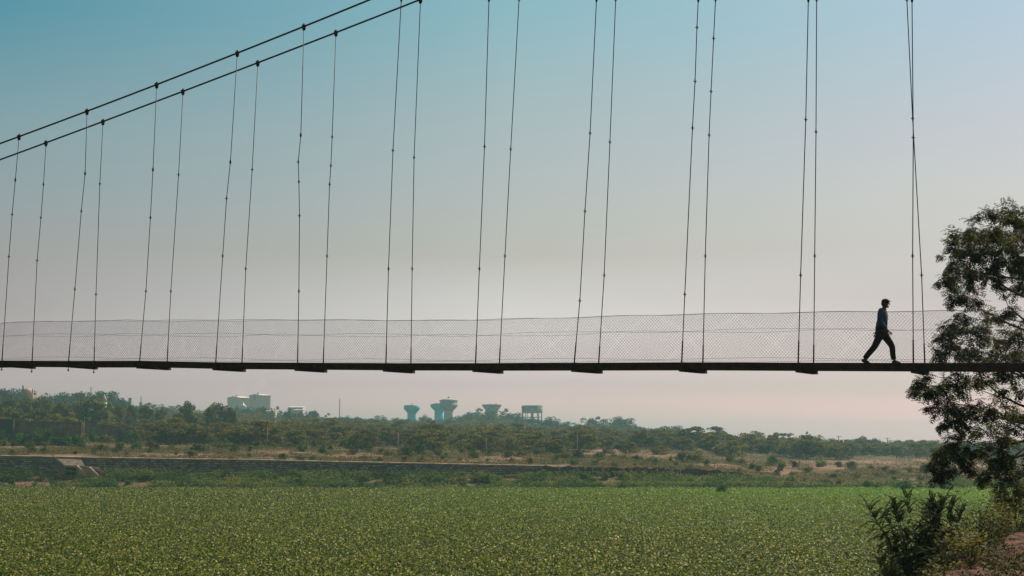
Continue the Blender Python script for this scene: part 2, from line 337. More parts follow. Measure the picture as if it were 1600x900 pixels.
def add_hanger(pts, oncab, side, pxy=True):
    P = [bproj(x, y, side) for x, y in pts] if pxy else list(pts)
    if not oncab:
        (s1,z1),(s0,z0) = P[-2], P[-1]; m = (s0-s1)/(z0-z1); zc_ = z0
        for _ in range(40): zc_ = .5*zc_+.5*float(np.polyval(cabf[side], s0+m*(zc_-z0)))
        P.append((s0+m*(zc_-z0), zc_))
    else: P[-1] = (P[-1][0], float(np.polyval(cabf[side], P[-1][0])))
    s0 = P[0][0]; P[0] = (s0, deck_z(s0)-.05)
    mb = MB(); pp = [bc(bpt(s, side, z)) for s, z in P]; mb.tube(pp, .0125, 6)
    mb.tube([pp[0], pp[0]+(pp[1]-pp[0]).normalized()*.62], .02, 6)       # lashed lower end
    mb.tube([pp[0]+Vector((0,0,.0)), pp[0]-Vector((0,0,.30 if s0 < 3.5 else .14))], .013, 6)
    if s0 < 3.5: mb.box(pp[0]-Vector((0,0,.255)), (.05,.05,.035))
    h = mb.build("hanger", M_wire, br)
    c = MB(); e = pp[-1]; d = (e-pp[-2]).normalized()                        # cable clamp
    c.tube([e-d*.14, e-d*.10, e-d*.02, e+d*.09], [.018,.055,.06,.03], 8); c.box(e+d*.02, (.13,.07,.05)); c.build("cable_clamp", M_steel, h)
    for k, (q, z) in enumerate(pp[1:-1] and [(p, 0) for p in pp[1:-1]]):
        big = (side == 0 and k == len(pp)-3) or False
        c = MB(); c.tube([q-Vector((0,0,.07)), q-Vector((0,0,.03)), q+Vector((0,0,.03)), q+Vector((0,0,.08))], [.013,.034,.03,.013] if big else [.013,.02,.02,.013], 7)
        if not big: c.box(q, (.09,.025,.016))
        c.build("turnbuckle", M_steel, h)
    return s0, h
sn, sf = [], []
for side, L, acc in ((0,NEAR,sn),(1,FAR,sf)):
    for pts, oc in L: acc.append(add_hanger(pts, oc, side)[0])
    for k in range(1, 4):                    # the bays just outside the frame on the left, one more on the right
        s = acc[0]-3.0*k
        add_hanger([(s, 0), (s+.1, 12.+1), (s+.2, 15)], 1, side, False)
sn = [sn[0]-3*k for k in (3,2,1)] + sn; sf = [sf[0]-3*k for k in (3,2,1)] + sf
# side girders between the hangers, cross beams, planks
GH = .205
for side, S in ((0, sn), (1, sf)):
    E = [SMIN]+S+[SMAX]
    for a, b in zip(E[:-1], E[1:]):
        if b-a < .3: continue
        a2, b2 = a+.015, b-.015; mb = MB(); hh = GH if side == 0 else .15
        za, zb = deck_z(a2), deck_z(b2); yo = .03
        def sec(s, z): # channel section: web + flanges, as a closed C profile
            w = .075; t = .012; sg = 1 if side == 0 else -1
            prof = [(0,0),(w,0),(w,-t),(t,-t),(t,-hh+t),(w,-hh+t),(w,-hh),(0,-hh)]
            return [bc(bpt(s, side, z+q)) + Vector((ST, CT, 0))*p*sg for p, q in prof]
        A, B = sec(a2, za), sec(b2, zb); n = len(A)
        mb.add(A+B, [(i, (i+1)%n, n+(i+1)%n, n+i) for i in range(n)]+[tuple(range(n))[::-1], tuple(range(n, 2*n))])
        mb.build("side_girder", M_steel, br)
Mrot = Matrix.Rotation(-BTH, 3, 'Z')
for k, (a, b) in enumerate(zip(sn, sf)):
    mb = MB(); za = deck_z(a)-GH; zb = deck_z(b)-GH
    p = bpt(a+.02, -.06, 0); q = bpt(b+.02, 1.07, 0); d = Vector((CT,-ST,0))*.075
    lo = .010 if k < 5 else .05; l2 = lo*.6
    mb.hexa([bc(Vector((v.x, v.y, z))) for v, z in ((p-d, za-lo),(p+d, za-lo),(q+d, zb-l2),(q-d, zb-l2),(p-d, za+.05),(p+d, za+.05),(q+d, zb+.075),(q-d, zb+.075))])
    mb.build("cross_beam", M_steel, br)
    for side, s in ((0,a),(1,b)):
        mb = MB(); hb = GH+.01 if side == 0 else .14; c = bc(bpt(s, side, deck_z(s)-hb/2)) + Vector((ST,CT,0))*(-.012 if side==0 else .012); mb.box(c, (.2,.022,hb), Mrot)
        for e in (-.08,.08): mb.box(c+Vector((CT,-ST,0))*e+Vector((ST,CT,0))*(-.016 if side==0 else .016), (.03,.014,.03), Mrot)
        mb.build("girder_bracket", M_steel, br)
mb = MB(); s = SMIN; rnd = random.Random(3)
while s < SMAX:
    w = .2; z = deck_z(s+.1)-.045+rnd.uniform(-.004,.004); a, b = bpt(s, .05, z), bpt(s, .95, z); d = Vector((CT,-ST,0))*w
    mb.hexa([bc(v) for v in (a, a+d, b+d, b)]+[bc(v)+Vector((0,0,.04)) for v in (a, a+d, b+d, b)]); s += w+.012
mb.build("deck_planking", M_plank, br)
# chain-link railings
ftop = [[(0,505),(25,503),(107,501.5),(200,501.5),(337,499.5),(465,499.5),(603,500.3),(672,501.5),(743,499.5),(897,496),(1065,491),(1160,490),(1247,488),(1427,486),(1600,485)],
        [(0,504.5),(50,503),(147,501.5),(200,500),(261,502.5),(378,501),(505,500),(642,500.5),(780,499.5),(935,495),(1098,490.5),(1271,488),(1445,486),(1600,485)]]
def rail(side):
    q = np.array([bproj(x,y,side) for x,y in ftop[side]])
    def H(s):
        if s < q[0,0] or s > q[-1,0]: return 1.3
        return float(np.interp(s, q[:,0], q[:,1])) - deck_z(s)
    rr_ = random.Random(side+5); cell = .088; quads = []
    ph = [rr_.uniform(0,6) for _ in range(3)]
    def P(s, t):   # t 0..1 up the netting, slightly bellied
        h = H(s); bel = .03*math.sin(t*math.pi)*math.sin(s*1.3+ph[0]) ; z = deck_z(s) + .012 + (h-.012+.012*math.sin(s*2.1+ph[1]))*t
        return bc(bpt(s+.01*math.sin(3*t+s), side, z)) + Vector((ST,CT,0))*(bel + (-.02 if side==0 else .02))
    N = int((SMAX-SMIN)/cell); r = .0019
    for i in range(N):
        s0 = SMIN+i*cell
        for dr in (1,-1):
            seg = 4; pts = [P(s0+dr*1.3*j/seg*.95, j/seg) for j in range(seg+1)]
            for a, b in zip(pts[:-1], pts[1:]):
                d = (b-a).normalized(); n1 = Vector((ST,CT,0)); n2 = d.cross(n1)
                o3 = [n1*r, (-n1*.5+n2*.87)*r, (-n1*.5-n2*.87)*r]
                for k in range(3): quads.append([a+o3[k], b+o3[k], b+o3[(k+1)%3], a+o3[(k+1)%3]])
    me = np_mesh("chain_link_mesh", np.array([[tuple(v) for v in qd] for qd in quads]), 4); link("chain_link_mesh", me, M_mesh, br)
    for nm, t, rad, sag in (("top_wire",1.0,.004,.0),("middle_wire",.655,.0032,.03),("lower_wire",.07,.0032,.02)):
        mb = MB(); mb.tube([P(s, t + sag*math.sin(s*1.05+ph[2])) for s in np.arange(SMIN, SMAX, .25)], rad, 4); mb.build(nm, M_wire, br)
rail(0); rail(1)
# ------------------------------------------------------------------ far bank structures
def brick_mat(name, c1, c2, mortar, sc):
    m = bpy.data.materials.new(name); m.use_nodes = True; n, l = m.node_tree.nodes, m.node_tree.links; p = n['Principled BSDF']
    t = n.new('ShaderNodeTexCoord'); s = n.new('ShaderNodeSeparateXYZ'); c = n.new('ShaderNodeCombineXYZ'); l.new(t.outputs['Object'], s.inputs[0])
    l.new(s.outputs['X'], c.inputs[0]); l.new(s.outputs['Z'], c.inputs[1])
    b = n.new('ShaderNodeTexBrick'); b.inputs['Color1'].default_value = (*c1,1); b.inputs['Color2'].default_value = (*c2,1); b.inputs['Mortar'].default_value = (*mortar,1)
    b.inputs['Scale'].default_value = sc; b.inputs['Mortar Size'].default_value = .07; b.inputs['Bias'].default_value = -.1; b.inputs['Brick Width'].default_value = 1.15; b.inputs['Row Height'].default_value = .52
    nz = n.new('ShaderNodeTexNoise'); nz.inputs['Scale'].default_value = 1.1; nz.inputs['Detail'].default_value = 6; l.new(t.outputs['Object'], nz.inputs['Vector'])
    ad = n.new('ShaderNodeMix'); ad.data_type = 'RGBA'; ad.blend_type = 'OVERLAY'; ad.inputs[0].default_value = .8
    dn = n.new('ShaderNodeTexNoise'); dn.inputs['Scale'].default_value = .9; l.new(t.outputs['Object'], dn.inputs['Vector']); vs_ = n.new('ShaderNodeVectorMath'); vs_.operation = 'MULTIPLY_ADD'; vs_.inputs[1].default_value = (.9,.5,0); l.new(dn.outputs['Color'], vs_.inputs[0]); l.new(c.outputs[0], vs_.inputs[2]); l.new(vs_.outputs[0], b.inputs['Vector']); l.new(b.outputs['Color'], ad.inputs[6]); l.new(nz.outputs['Fac'], ad.inputs[7]); l.new(ad.outputs[2], p.inputs['Base Color'])
    bm = n.new('ShaderNodeBump'); bm.inputs['Distance'].default_value = .15; l.new(b.outputs['Fac'], bm.inputs['Height']); bm.invert = True; l.new(bm.outputs[0], p.inputs['Normal'])
    p.inputs['Roughness'].default_value = .9; return m
M_stone = brick_mat("stone_masonry", (.10,.082,.064), (.33,.28,.22), (.02,.016,.013), 1.0)
M_cope = mat("coping_stone", (.24,.165,.13), rough=.95, noise=(.5, (.40,.29,.23), 6))
M_block = mat("block_wall", (.10,.07,.052), rough=.95, noise=(.5, (.19,.145,.115), 7))
wall = thing("retaining_wall", "long grey stone retaining wall with pale coping along the far river bank", "wall", (0, 350.2, 0))
px_s = np.concatenate([np.arange(-420, 850, 10), [850]]); mb = MB(); cb = MB()
def wtop(px): return zpix(np.interp(px, [-500,0,100,300,400,500,600,750,850,900], [713,713,715,718.5,719.5,722,724,727,729,730]), 350.2)
def wbase(px): return gz((px-800)/FPX*350, 349.6)-.6
for a, b in zip(px_s[:-1], px_s[1:]):
    xa, xb = (a-800)/FPX*350.2, (b-800)/FPX*350.2; za, zb = wtop(a), wtop(b); ba, bb = wbase(a), wbase(b)
    mb.hexa([(xa,-.15,ba),(xb,-.15,bb),(xb,2.2,bb),(xa,2.2,ba),(xa,0,za),(xb,0,zb),(xb,2.2,zb),(xa,2.2,za)])
    j = .02*math.sin(a*1.7)
    cb.hexa([(xa,-.12,za+.004),(xb,-.12,zb+.004),(xb,2.3,zb+.004),(xa,2.3,za+.004),(xa,-.12,za+.26+j),(xb,-.12,zb+.26+j),(xb,2.3,zb+.30),(xa,2.3,za+.30)])
mb.build("masonry", M_stone, wall); cb.build("coping", M_cope, wall)
# eroded earth face continuing the wall to the right
pe = np.arange(849, 1300, 1.6); rows_ = 7; V = []; F = []
for i, px in enumerate(pe):
    x = (px-800)/FPX*350.3; zt = gz(x, 352.6)+.15+.5*(vnoise(px/7, 0, 91)-.4)+.3*(vnoise(px/2.2, 0, 92)-.5); zb = gz(x, 349.4)-.5
    zt = max(zt, zb+.3)
    for j in range(rows_):
        f = j/(rows_-1); V.append((float(x), float(350.3 + 1.1*(vnoise(px/4, j*.4, 93)-.5) + .9*(vnoise(px/1.7, j, 94)-.5)*(1-f) + f*f*.9 + (1.6 if j == rows_-1 else 0)), float(zb+(zt-zb)*min(1, f*1.25))))
for i in range(len(pe)-1):
    for j in range(rows_-1): a = i*rows_+j; F.append((a, a+rows_, a+rows_+1, a+1))
mb = MB(); mb.add(V, F); setting(mb.build("eroded_bank", mat("dark_earth", (.035,.022,.016), rough=1, spec=.05, noise=(1.3, (.11,.07,.052), 8))))
# steps down from the wall
st = thing("river_steps", "stone steps with sloping parapets projecting from the left part of the stone retaining wall", "steps", at(118, 741, 347)); SB = st.location.copy()
def sp(px, py, Y): return at(px, py, Y)-SB
def prism(mb, poly, Ya, Yb):
    A = [sp(x, y, Ya) for x, y in poly]; B = [Vector((v.x, v.y+(Yb-Ya), v.z)) for v in A]; n = len(A)
    mb.add(A+B, [tuple(range(n)), tuple(range(n, 2*n))[::-1]]+[(i, n+i, n+(i+1)%n, (i+1)%n) for i in range(n)])
M_slab = mat("worn_slab", (.10,.08,.068), rough=.95, noise=(.7, (.20,.155,.13), 8))
mb = MB(); q = [sp(86,715.2,350.1), sp(126,716.5,350.1), sp(133,728.4,346.4), sp(102,727.6,346.4)]
mb.hexa([Vector((v.x, v.y, -3)) for v in (q[3],q[2],q[1],q[0])]+[q[3],q[2],q[1],q[0]]); mb.build("sloping_slab", M_slab, st)
mb = MB(); mb.tube([sp(85,714.4,350.2), sp(101,727.2,346.1)], .2, 4, True, False); mb.build("slab_edge", M_cope, st)
mb = MB(); prism(mb, [(102,728.2),(119,729.0),(119,744),(102,744)], 346.4, 349.6); mb.build("landing_block", M_stone, st)
for poly, ya in (([(100,726.8),(120,727.2),(135,740.5),(135,745),(129.5,745),(129,742),(117.5,730.4),(100,729.8)], 345.6), ([(131,728.3),(152,729.8),(166,740.5),(166,745),(160,745),(159.5,742),(149,733),(131,731.6)], 347.9)):
    mb = MB(); prism(mb, poly, ya, ya+.9); mb.build("parapet", M_cope, st)
mb = MB()
for k in range(7): prism(mb, [(121+k*2.3,729.5+k*2),(140+k*2.3,729.5+k*2),(140+k*2.3,746),(121+k*2.3,746)], 346.3-.03*k, 347.7-.03*k)
mb.build("stair_flight", mat("step_stone", (.24,.19,.16), rough=.9, noise=(1, (.33,.26,.22), 4)), st)
# compound walls and a dark green gate
def simple_wall(px0, px1, yt0, yt1, Y, label, name="compound_wall"):
    a, b = at(px0, yt0, Y), at(px1, yt1, Y); t = thing(name, label, "wall", ((a.x+b.x)/2, Y, gz((a.x+b.x)/2, Y)))
    L = t.location; mb = MB(); n = 8; cp = MB()
    for i in range(n):
        p, q = a.lerp(b, i/n), a.lerp(b, (i+1)/n); g0, g1 = gz(p.x, Y)-1, gz(q.x, Y)-1
        V = lambda x, y, z: (x-L.x, y-L.y, z-L.z)
        dz = .12*math.sin(i*2.3)
        mb.hexa([V(p.x,Y,g0),V(q.x-.01,Y,g1),V(q.x-.01,Y+.3,g1),V(p.x,Y+.3,g0),V(p.x,Y,p.z+dz),V(q.x-.01,Y,q.z+dz),V(q.x-.01,Y+.3,q.z+dz),V(p.x,Y+.3,p.z+dz)])
        if i: mb.box(V(p.x, Y-.1, (g0+p.z)/2), (.45,.2,p.z-g0-.2))
        cp.hexa([V(p.x,Y-.08,p.z+dz+.003),V(q.x-.01,Y-.08,q.z+dz+.003),V(q.x-.01,Y+.38,q.z+dz+.003),V(p.x,Y+.38,p.z+dz+.003),V(p.x,Y-.08,p.z+dz+.18),V(q.x-.01,Y-.08,q.z+dz+.18),V(q.x-.01,Y+.38,q.z+dz+.18),V(p.x,Y+.38,p.z+dz+.18)])
    mb.build("wall_panel", M_block, t); cp.build("coping", mat("cement_cap", (.16,.14,.13), rough=.9), t)
simple_wall(18, 128, 658, 660, 430, "tall dark grey boundary wall below the dense trees at far left")
simple_wall(131, 212, 662, 668, 470, "lower dark boundary wall behind the leftmost utility pole and pink clearing")
M_dkgreen = mat("green_sheet_metal", (.012,.04,.032), rough=.6, noise=(.8,(.02,.055,.045),3))
a = at(8, 690, 428); t = thing("sheet_metal_gate", "dark green sheet metal gate at the left end of the tall grey wall", "gate", (a.x, 428, gz(a.x,428)))
zt = zpix(655.5, 428)-t.location.z; mb = MB()
for k in range(12): mb.box((-2.1+k*.36, .02*(k%2), zt/2), (.355, .05, zt)); 
mb.build("gate_panel", M_dkgreen, t); mb = MB(); mb.box((-2.4,0,zt/2), (.25,.3,zt+.2)); mb.box((2.35,0,zt/2), (.25,.3,zt+.2)); mb.box((0,.1,zt+.05),(4.6,.1,.12)); mb.build("gate_frame", M_block, t)

# utility poles and lines
M_conc = mat("concrete_pole", (.26,.24,.21), rough=.9); M_dark = mat("dark_iron", (.03,.03,.03), rough=.7)
POLES = [(130,653,415,"concrete utility pole standing before the tall grey boundary wall"),(417,664,410,"concrete utility pole below the factory blocks, on the pink bare ground"),
 (622,672,405,"dark topped utility pole nearly below the leftmost blue water tower"),(760,680,402,"pale utility pole below the inverted cone water tower"),
 (902,672,440,"double armed utility pole right of the water tank on stilts"),(1133,679,560,"small utility pole in front of the dark trees right of centre"),
 (1311,681,700,"thin utility pole against the sky, left one of two on the right skyline"),(1387,684,760,"thin utility pole against the sky, right one of two on the right skyline")]
pole_tops = []
for i, (px, yt, Y, lab) in enumerate(POLES):
    p = at(px, 700, Y); g = gz(p.x, Y)-.3; h = zpix(yt, Y, px)-g
    t = thing("utility_pole", lab, "pole", (p.x, Y, g), 0, "utility poles along the far bank"); r = .13*(Y/420)
    mb = MB(); mb.tube([(0,0,0),(0,0,h)], [r*1.3, r*.8], 6); mb.build("pole", M_conc, t)
    mb = MB(); mb.box((0,-.15,h-.35), (1.5*Y/420,.12,.14)); 
    if i in (4,): mb.box((0,-.15,h-1.2), (2.3,.12,.14))
    mb.build("cross_arm", M_dark, t)
    for e in (-.6,0,.6):
        mb = MB(); mb.lathe([(.05,0),(.08,.1),(.05,.22)], 6, (e*Y/420,-.15,h-.28+(.3 if e==0 else 0))); mb.build("insulator", M_dark, t)
    pole_tops.append(Vector((p.x, Y-.15, g+h)))
for i, (a, b) in enumerate(zip(pole_tops[:4], pole_tops[1:5])):
    mb = MB()
    for e in (-.6,.6):
        mb.tube([a.lerp(b, k/12)+Vector((e,0,-.1-2.0*4*(k/12)*(1-k/12))) for k in range(13)], .022, 4)
    nm = ["from the leftmost pole to the pole below the factory", "from the factory pole to the dark topped pole", "right of the dark topped pole", "between the pale pole and the double armed pole"][i]
    tag(mb.build("power_line", M_dark), "thin sagging power line "+nm, "cable", "power lines on the far bank")

# water towers
M_blue = mat("blue_paint", (.015,.33,.55), rough=.6, noise=(.12, (.03,.38,.60), 4)); M_tcap = mat("pale_cement", (.42,.38,.34), rough=.9, noise=(.2,(.33,.30,.27),5))
M_tgrey = mat("weathered_cement", (.12,.13,.115), rough=.9, noise=(.22,(.27,.27,.24),8)); M_shaft = mat("pinkish_cement", (.32,.27,.24), rough=.9, noise=(.1,(.38,.32,.28),5))
def lt(name, prof, m, t, cx, Y, parts_px=None):
    """profile in (radius px, y px)"""
    k = Y/FPX; L = t.location; mb = MB(); mb.lathe([(max(r,.05)*k, zpix(y, Y, cx)-L.z) for r, y in prof], 32); return mb.build(name, m, t)
def tower(label, cx, Y, ybase):
    p = at(cx, ybase, Y); g = gz(p.x, Y)-2; return thing("water_tower", label, "water tower", (p.x, Y, g), 0, "water towers on the skyline")
t = tower("bright blue flared water tower, leftmost on the skyline", 643.5, 1600, 660)
lt("shaft", [(7.2,672),(6.9,655),(7.2,645)], M_blue, t, 643.5, 1600); lt("tank", [(7.2,645),(9,643),(11.8,640),(12.6,637.5),(12.6,634.2)], M_blue, t, 643.5, 1600)
lt("roof", [(12.4,634.1),(12.0,633.4),(6,632.4),(1.3,632.0)], M_tcap, t, 643.5, 1600); lt("vent", [(1.1,632.0),(1.2,630.6),(.3,630.0)], M_tcap, t, 643.5, 1600); lt("rim", [(12.6,638.3),(13,638.1),(13,637.5),(12.6,637.3)], M_blue, t, 643.5, 1600)
t = tower("bright blue flared water tower partly hidden behind the large grey tower", 686, 1720, 660)
lt("shaft", [(7.2,670),(7.2,642)], M_blue, t, 686, 1720); lt("tank", [(7.2,642),(9.5,639.5),(13,636.3),(13.6,635),(13.6,632)], M_blue, t, 686, 1720); lt("roof", [(13.2,631.9),(7,629.8),(.6,629.0)], M_tcap, t, 686, 1720)
t = tower("large grey domed water tower with flared tank beside the blue towers", 700.8, 1600, 660)
lt("shaft", [(7.6,672),(7.6,655),(7.0,648),(7.2,642)], M_shaft, t, 700.8, 1600); lt("tank", [(7.2,642),(9,640),(14.4,634.4),(14.4,634.0),(13.8,633.8),(13.8,626.4)], M_tgrey, t, 700.8, 1600)
lt("gallery", [(14.4,634.3),(15.1,634.0),(15.1,633.4),(14.4,633.2)], M_tgrey, t, 700.8, 1600); lt("roof", [(14.7,626.3),(14.7,625.6),(11,624),(6,622.6),(1.6,622.0)], M_tcap, t, 700.8, 1600); lt("vent", [(1.5,622.1),(1.7,620.5),(.5,619.4)], M_tcap, t, 700.8, 1600)
t = tower("greenish grey inverted cone water tower rising out of the hazy trees", 768.5, 1700, 660)
lt("shaft", [(8.6,672),(8.8,643)], M_tgrey, t, 768.5, 1700); lt("tank", [(8.8,643),(10.5,640.2),(15.3,634),(15.3,632.9)], M_tgrey, t, 768.5, 1700); lt("roof", [(15.2,632.8),(15.2,632.2),(8,631.8),(.5,631.4)], M_tcap, t, 768.5, 1700)
mb = MB(); k = 1700/FPX; L = t.location; mb.box((-2.6*k,0,zpix(631.2,1700)-L.z), (1.8*k,2*k,1.0*k)); mb.box((6*k,0,zpix(631.3,1700)-L.z), (2.6*k,2*k,1.6*k)); mb.build("hatch", M_tcap, t)
t = tower("dark flat water tank standing on many thin stilts", 831.5, 1600, 662); k = 1600/FPX; L = t.location
lt("tank", [(16.2,645.3),(16.4,645),(16.4,634.4)], M_tgrey, t, 831.5, 1600); lt("roof", [(16.7,634.3),(16.7,633.8),(8,633.6),(.5,633.3)], M_tcap, t, 831.5, 1600)
z0, z1, zr = -1, zpix(645.2,1600)-L.z, zpix(652,1600)-L.z
for j in range(10):
    th = 2*math.pi*j/10+.2; x, y = 15.6*k*math.cos(th), 15.6*k*math.sin(th); mb = MB(); mb.tube([(x,y,z0),(x,y,z1)], .42, 6); mb.build("leg", M_tgrey, t)
mb = MB(); mb.tube([(0,0,z0),(0,0,z1)], 1.7*k, 10); mb.build("centre_pipe", M_tgrey, t)
mb = MB(); ring = [(15.6*k*math.cos(2*math.pi*j/10+.2), 15.6*k*math.sin(2*math.pi*j/10+.2), zr) for j in range(11)]; mb.tube(ring, .3, 5); mb.build("ring_beam", M_tgrey, t)
mb = MB(); mb.tube([(9*k,-14*k,z0+8),(9*k,-14.2*k,zpix(632.3,1600)-L.z)], .35, 5); mb.build("ladder_pipe", M_tcap, t)

# factory blocks with gabled tops
M_fac = mat("pale_sheet_cladding", (.46,.48,.50), rough=.7, noise=(.12,(.52,.52,.53),4)); M_fac2 = mat("pink_grey_cladding", (.62,.52,.48), rough=.7); M_logo = mat("faded_blue_paint", (.05,.10,.15), rough=.7)
M_roofs = mat("tile_roof", (.38,.24,.19), rough=.9)
def gable(label, pxl, pxm, pxr, yl, yp, yr, Y, logo=False):
    """front gable between pxl and pxm, long side from pxm to pxr"""
    k = Y/FPX; A, Bm = at(pxl, yl, Y+5), at(pxm, yl, Y); C = at(pxr, yr, Y+10); g = gz(Bm.x, Y)-3
    t = thing("factory_building", label, "building", (Bm.x, Bm.y, g)); L = t.location
    off = C-Bm; D = Vector((A.x+off.x, A.y+off.y, 0)); zt = Bm.z-L.z; zp = zpix(yp, Y)-L.z
    a, b, c, d = [Vector((v.x-L.x, v.y-L.y, 0)) for v in (A, Bm, C, D)]
    up = lambda v, z: Vector((v.x, v.y, z))
    mb = MB(); mb.hexa([a,b,c,d,up(a,zt),up(b,zt),up(c,zt),up(d,zt)])
    pf, pb = (a+b)/2, (c+d)/2; mb.add([up(a,zt+.01),up(b,zt+.01),up(pf,zp)], [(0,1,2)]); mb.add([up(d,zt+.01),up(c,zt+.01),up(pb,zp)], [(1,0,2)]); mb.build("wall", M_fac, t)
    mb = MB(); n1 = Vector((0,0,.5))
    for e, s in ((b, 1), (a, -1)):
        e2 = c if e is b else d; o = (e-pf).normalized()*.6; q = [up(e,zt)+o, up(e2,zt)+o, up(pb,zp+.05), up(pf,zp+.05)]
        mb.hexa([v+Vector((0,0,.02)) for v in q]+[v+n1 for v in q])
    mb.build("roof", M_fac2, t)
    mb = MB(); mb.box(up((pf+pb)/2*.6+pf*.4, zp+1.2), (1.6,1.6,2)); mb.build("roof_vent", M_fac, t)
    ribs = MB(); nr = 9
    for j in range(1, nr): v = b.lerp(c, j/nr); ribs.box(up(v, zt/2)+Vector((.1,-.15,0)), (.25,.25,zt-.4))
    ribs.build("cladding_rib", M_fac2, t)
    if logo:
        fd = (b-a).normalized(); nrm = Vector((fd.y, -fd.x, 0)); ctr = pf + nrm*.12; zc_ = zpix(621.6, Y)-L.z
        # round ring emblem with a slanting bar
        mb = MB(); n = 20; r0, r1 = 1.3, 1.85; F = lambda r, th: up(ctr + fd*(r*math.cos(th)), zc_ + r*math.sin(th))
        for j in range(n-5):
            t0, t1 = 2*math.pi*(j+3)/n, 2*math.pi*(j+4)/n; q = [F(r0,t0),F(r1,t0),F(r1,t1),F(r0,t1)]; mb.hexa(q+[v+nrm*.15 for v in q])
        q = [up(ctr+fd*-1.2, zc_-.5), up(ctr+fd*.9, zc_+.4), up(ctr+fd*1.0, zc_+.95), up(ctr+fd*-1.2, zc_-.0)]; mb.hexa(q+[v+nrm*.15 for v in q]); mb.build("emblem", M_logo, t)
    return t
gable("smaller pale gabled factory block, left of the taller one with an emblem", 355.5, 374, 391, 622.0, 619.6, 622.8, 1560)
gable("tall pale gabled factory block with a round blue emblem", 389.8, 408, 422.8, 618.2, 616.2, 619.3, 1480, True)
def bld(name, label, px0, px1, yt, Y, m, depth=12, roof=None, cat="building", yr=None):
    a, b = at(px0, yt, Y), at(px1, yt, Y); g = gz((a.x+b.x)/2, Y)-3; w = b.x-a.x; h = a.z-g
    t = thing(name, label, cat, ((a.x+b.x)/2, Y, g)); mb = MB(); mb.box((0, depth/2, h/2), (w, depth, h)); mb.build("wall", m, t)
    mb = MB(); r = yr or .8
    mb.hexa([(-w/2-.4,-.5,h+.01),(w/2+.4,-.5,h+.01),(w/2+.4,depth+.5,h+.01),(-w/2-.4,depth+.5,h+.01),(-w/2+.5,depth*.45,h+r),(w/2-.5,depth*.45,h+r),(w/2-.5,depth*.55,h+r),(-w/2+.5,depth*.55,h+r)]); mb.build("roof", roof or M_tcap, t)
    wb = max(1, int(w/4))
    for j in range(wb): mb = MB(); mb.box((-w/2+(j+.5)*w/wb, -.06, h-1.8), (1.3,.1,1.2)); mb.build("window", M_dark, t)
    return t
bld("low_house", "low house with a pinkish roof below the tall factory block", 414, 429, 642.6, 1050, M_fac2, 10, M_roofs, yr=1.0)
bld("warehouse", "long low grey warehouse right of the factory blocks", 450, 473, 636.4, 1450, M_fac2, 20, M_fac, yr=1.2)
bld("white_shed", "small white shed in front of the long low warehouse", 459, 473, 640.5, 1350, mat("white_wash", (.6,.58,.55), rough=.8), 8, M_tcap)
bld("brick_block", "small dark square tower block among the trees left of the two round trees", 200.5, 205, 621.8, 1300, M_tgrey, 3, M_tgrey, yr=.3)
# pagoda-like white roof between the factory blocks
k = 1450/FPX; p = at(380, 640, 1450); t = thing("white_shrine", "small white pointed shrine roof between the two factory blocks", "shrine", (p.x, 1450, gz(p.x,1450)-2)); zz = lambda y: zpix(y,1450)-t.location.z
mb = MB(); mb.box((0,0,zz(634.5)/2), (9*k,6*k,zz(634.5))); mb.build("wall", M_fac, t)
mb = MB(); mb.lathe([(5.5*k, zz(634.4)),(2.6*k, zz(632.8)),(1.2*k, zz(630.8)),(.2*k, zz(628.5))], 4); mb.build("roof", mat("white_plaster", (.7,.66,.62), rough=.7), t)
# domed shrine far left
M_pink = mat("pink_plaster", (.42,.24,.19), rough=.85, noise=(.4,(.5,.30,.25),4)); Y = 1050; k = Y/FPX; p = at(43, 622, Y)
t = thing("domed_temple", "pink domed building with small turrets rising above the trees at far left", "temple", (p.x, Y, gz(p.x,Y)-2)); L = t.location; zz = lambda y: zpix(y, Y)-L.z
mb = MB(); mb.box((1*k,0,zz(617)/2), (20*k,16*k,zz(617))); mb.build("wall", M_pink, t)
mb = MB(); mb.lathe([(8.6*k,zz(617)),(9*k,zz(614)),(8*k,zz(610.5)),(5.5*k,zz(608)),(2.5*k,zz(606.6)),(.4*k,zz(605.6))], 20); mb.build("dome", M_pink, t)
for px, r, y0, y1 in ((31,3.2,618,610.5),(37.5,1.5,616,601.5),(52.5,1.2,616,607.5)):
    mb = MB(); x = (px-43)*k; mb.lathe([(r*.8*k,zz(y0)),(r*.8*k,zz(y1+3.5)),(r*k,zz(y1+3)),(r*.9*k,zz(y1+1.6)),(r*.3*k,zz(y1+.4)),(.1,zz(y1))], 12, (x,-6*k,0)); mb.build("turret", M_pink, t)
for name, label, px, w, yt, Y in (("chimney","thin chimney beside the large hazy tree at left",141,1.7,604.5,1250),("chimney","slender chimney right of the small dark square block",219.8,1.8,619.2,1350),("radio_mast","thin mast standing alone between the warehouse and the blue tower",530.5,1.3,623,1150)):
    p = at(px, 650, Y); g = gz(p.x, Y)-2; k = Y/FPX; t = thing(name, label, name.replace('_',' ').split()[-1], (p.x, Y, g)); h = zpix(yt, Y)-g
    mb = MB(); mb.tube([(0,0,0),(0,0,h)], [w*k*.6, w*k*.42], 8); mb.build("shaft", M_tgrey, t)
    mb = MB(); mb.lathe([(w*k*.55,h*.93),(w*k*.62,h*.94),(w*k*.55,h*.955)], 8); mb.build("collar", M_tcap, t)
    if name == "chimney" and px > 200: mb = MB(); mb.box((0,0,h*.35), (4.5*k,4*k,h*.7)); mb.build("base_block", M_tgrey, t)
Y = 620; k = Y/FPX; p = at(162.5, 640, Y); g = gz(p.x, Y)-1; t = thing("white_spire", "pale pointed cone roof poking out of the green trees at left", "spire", (p.x, Y, g)); zz = lambda y: zpix(y,Y)-g
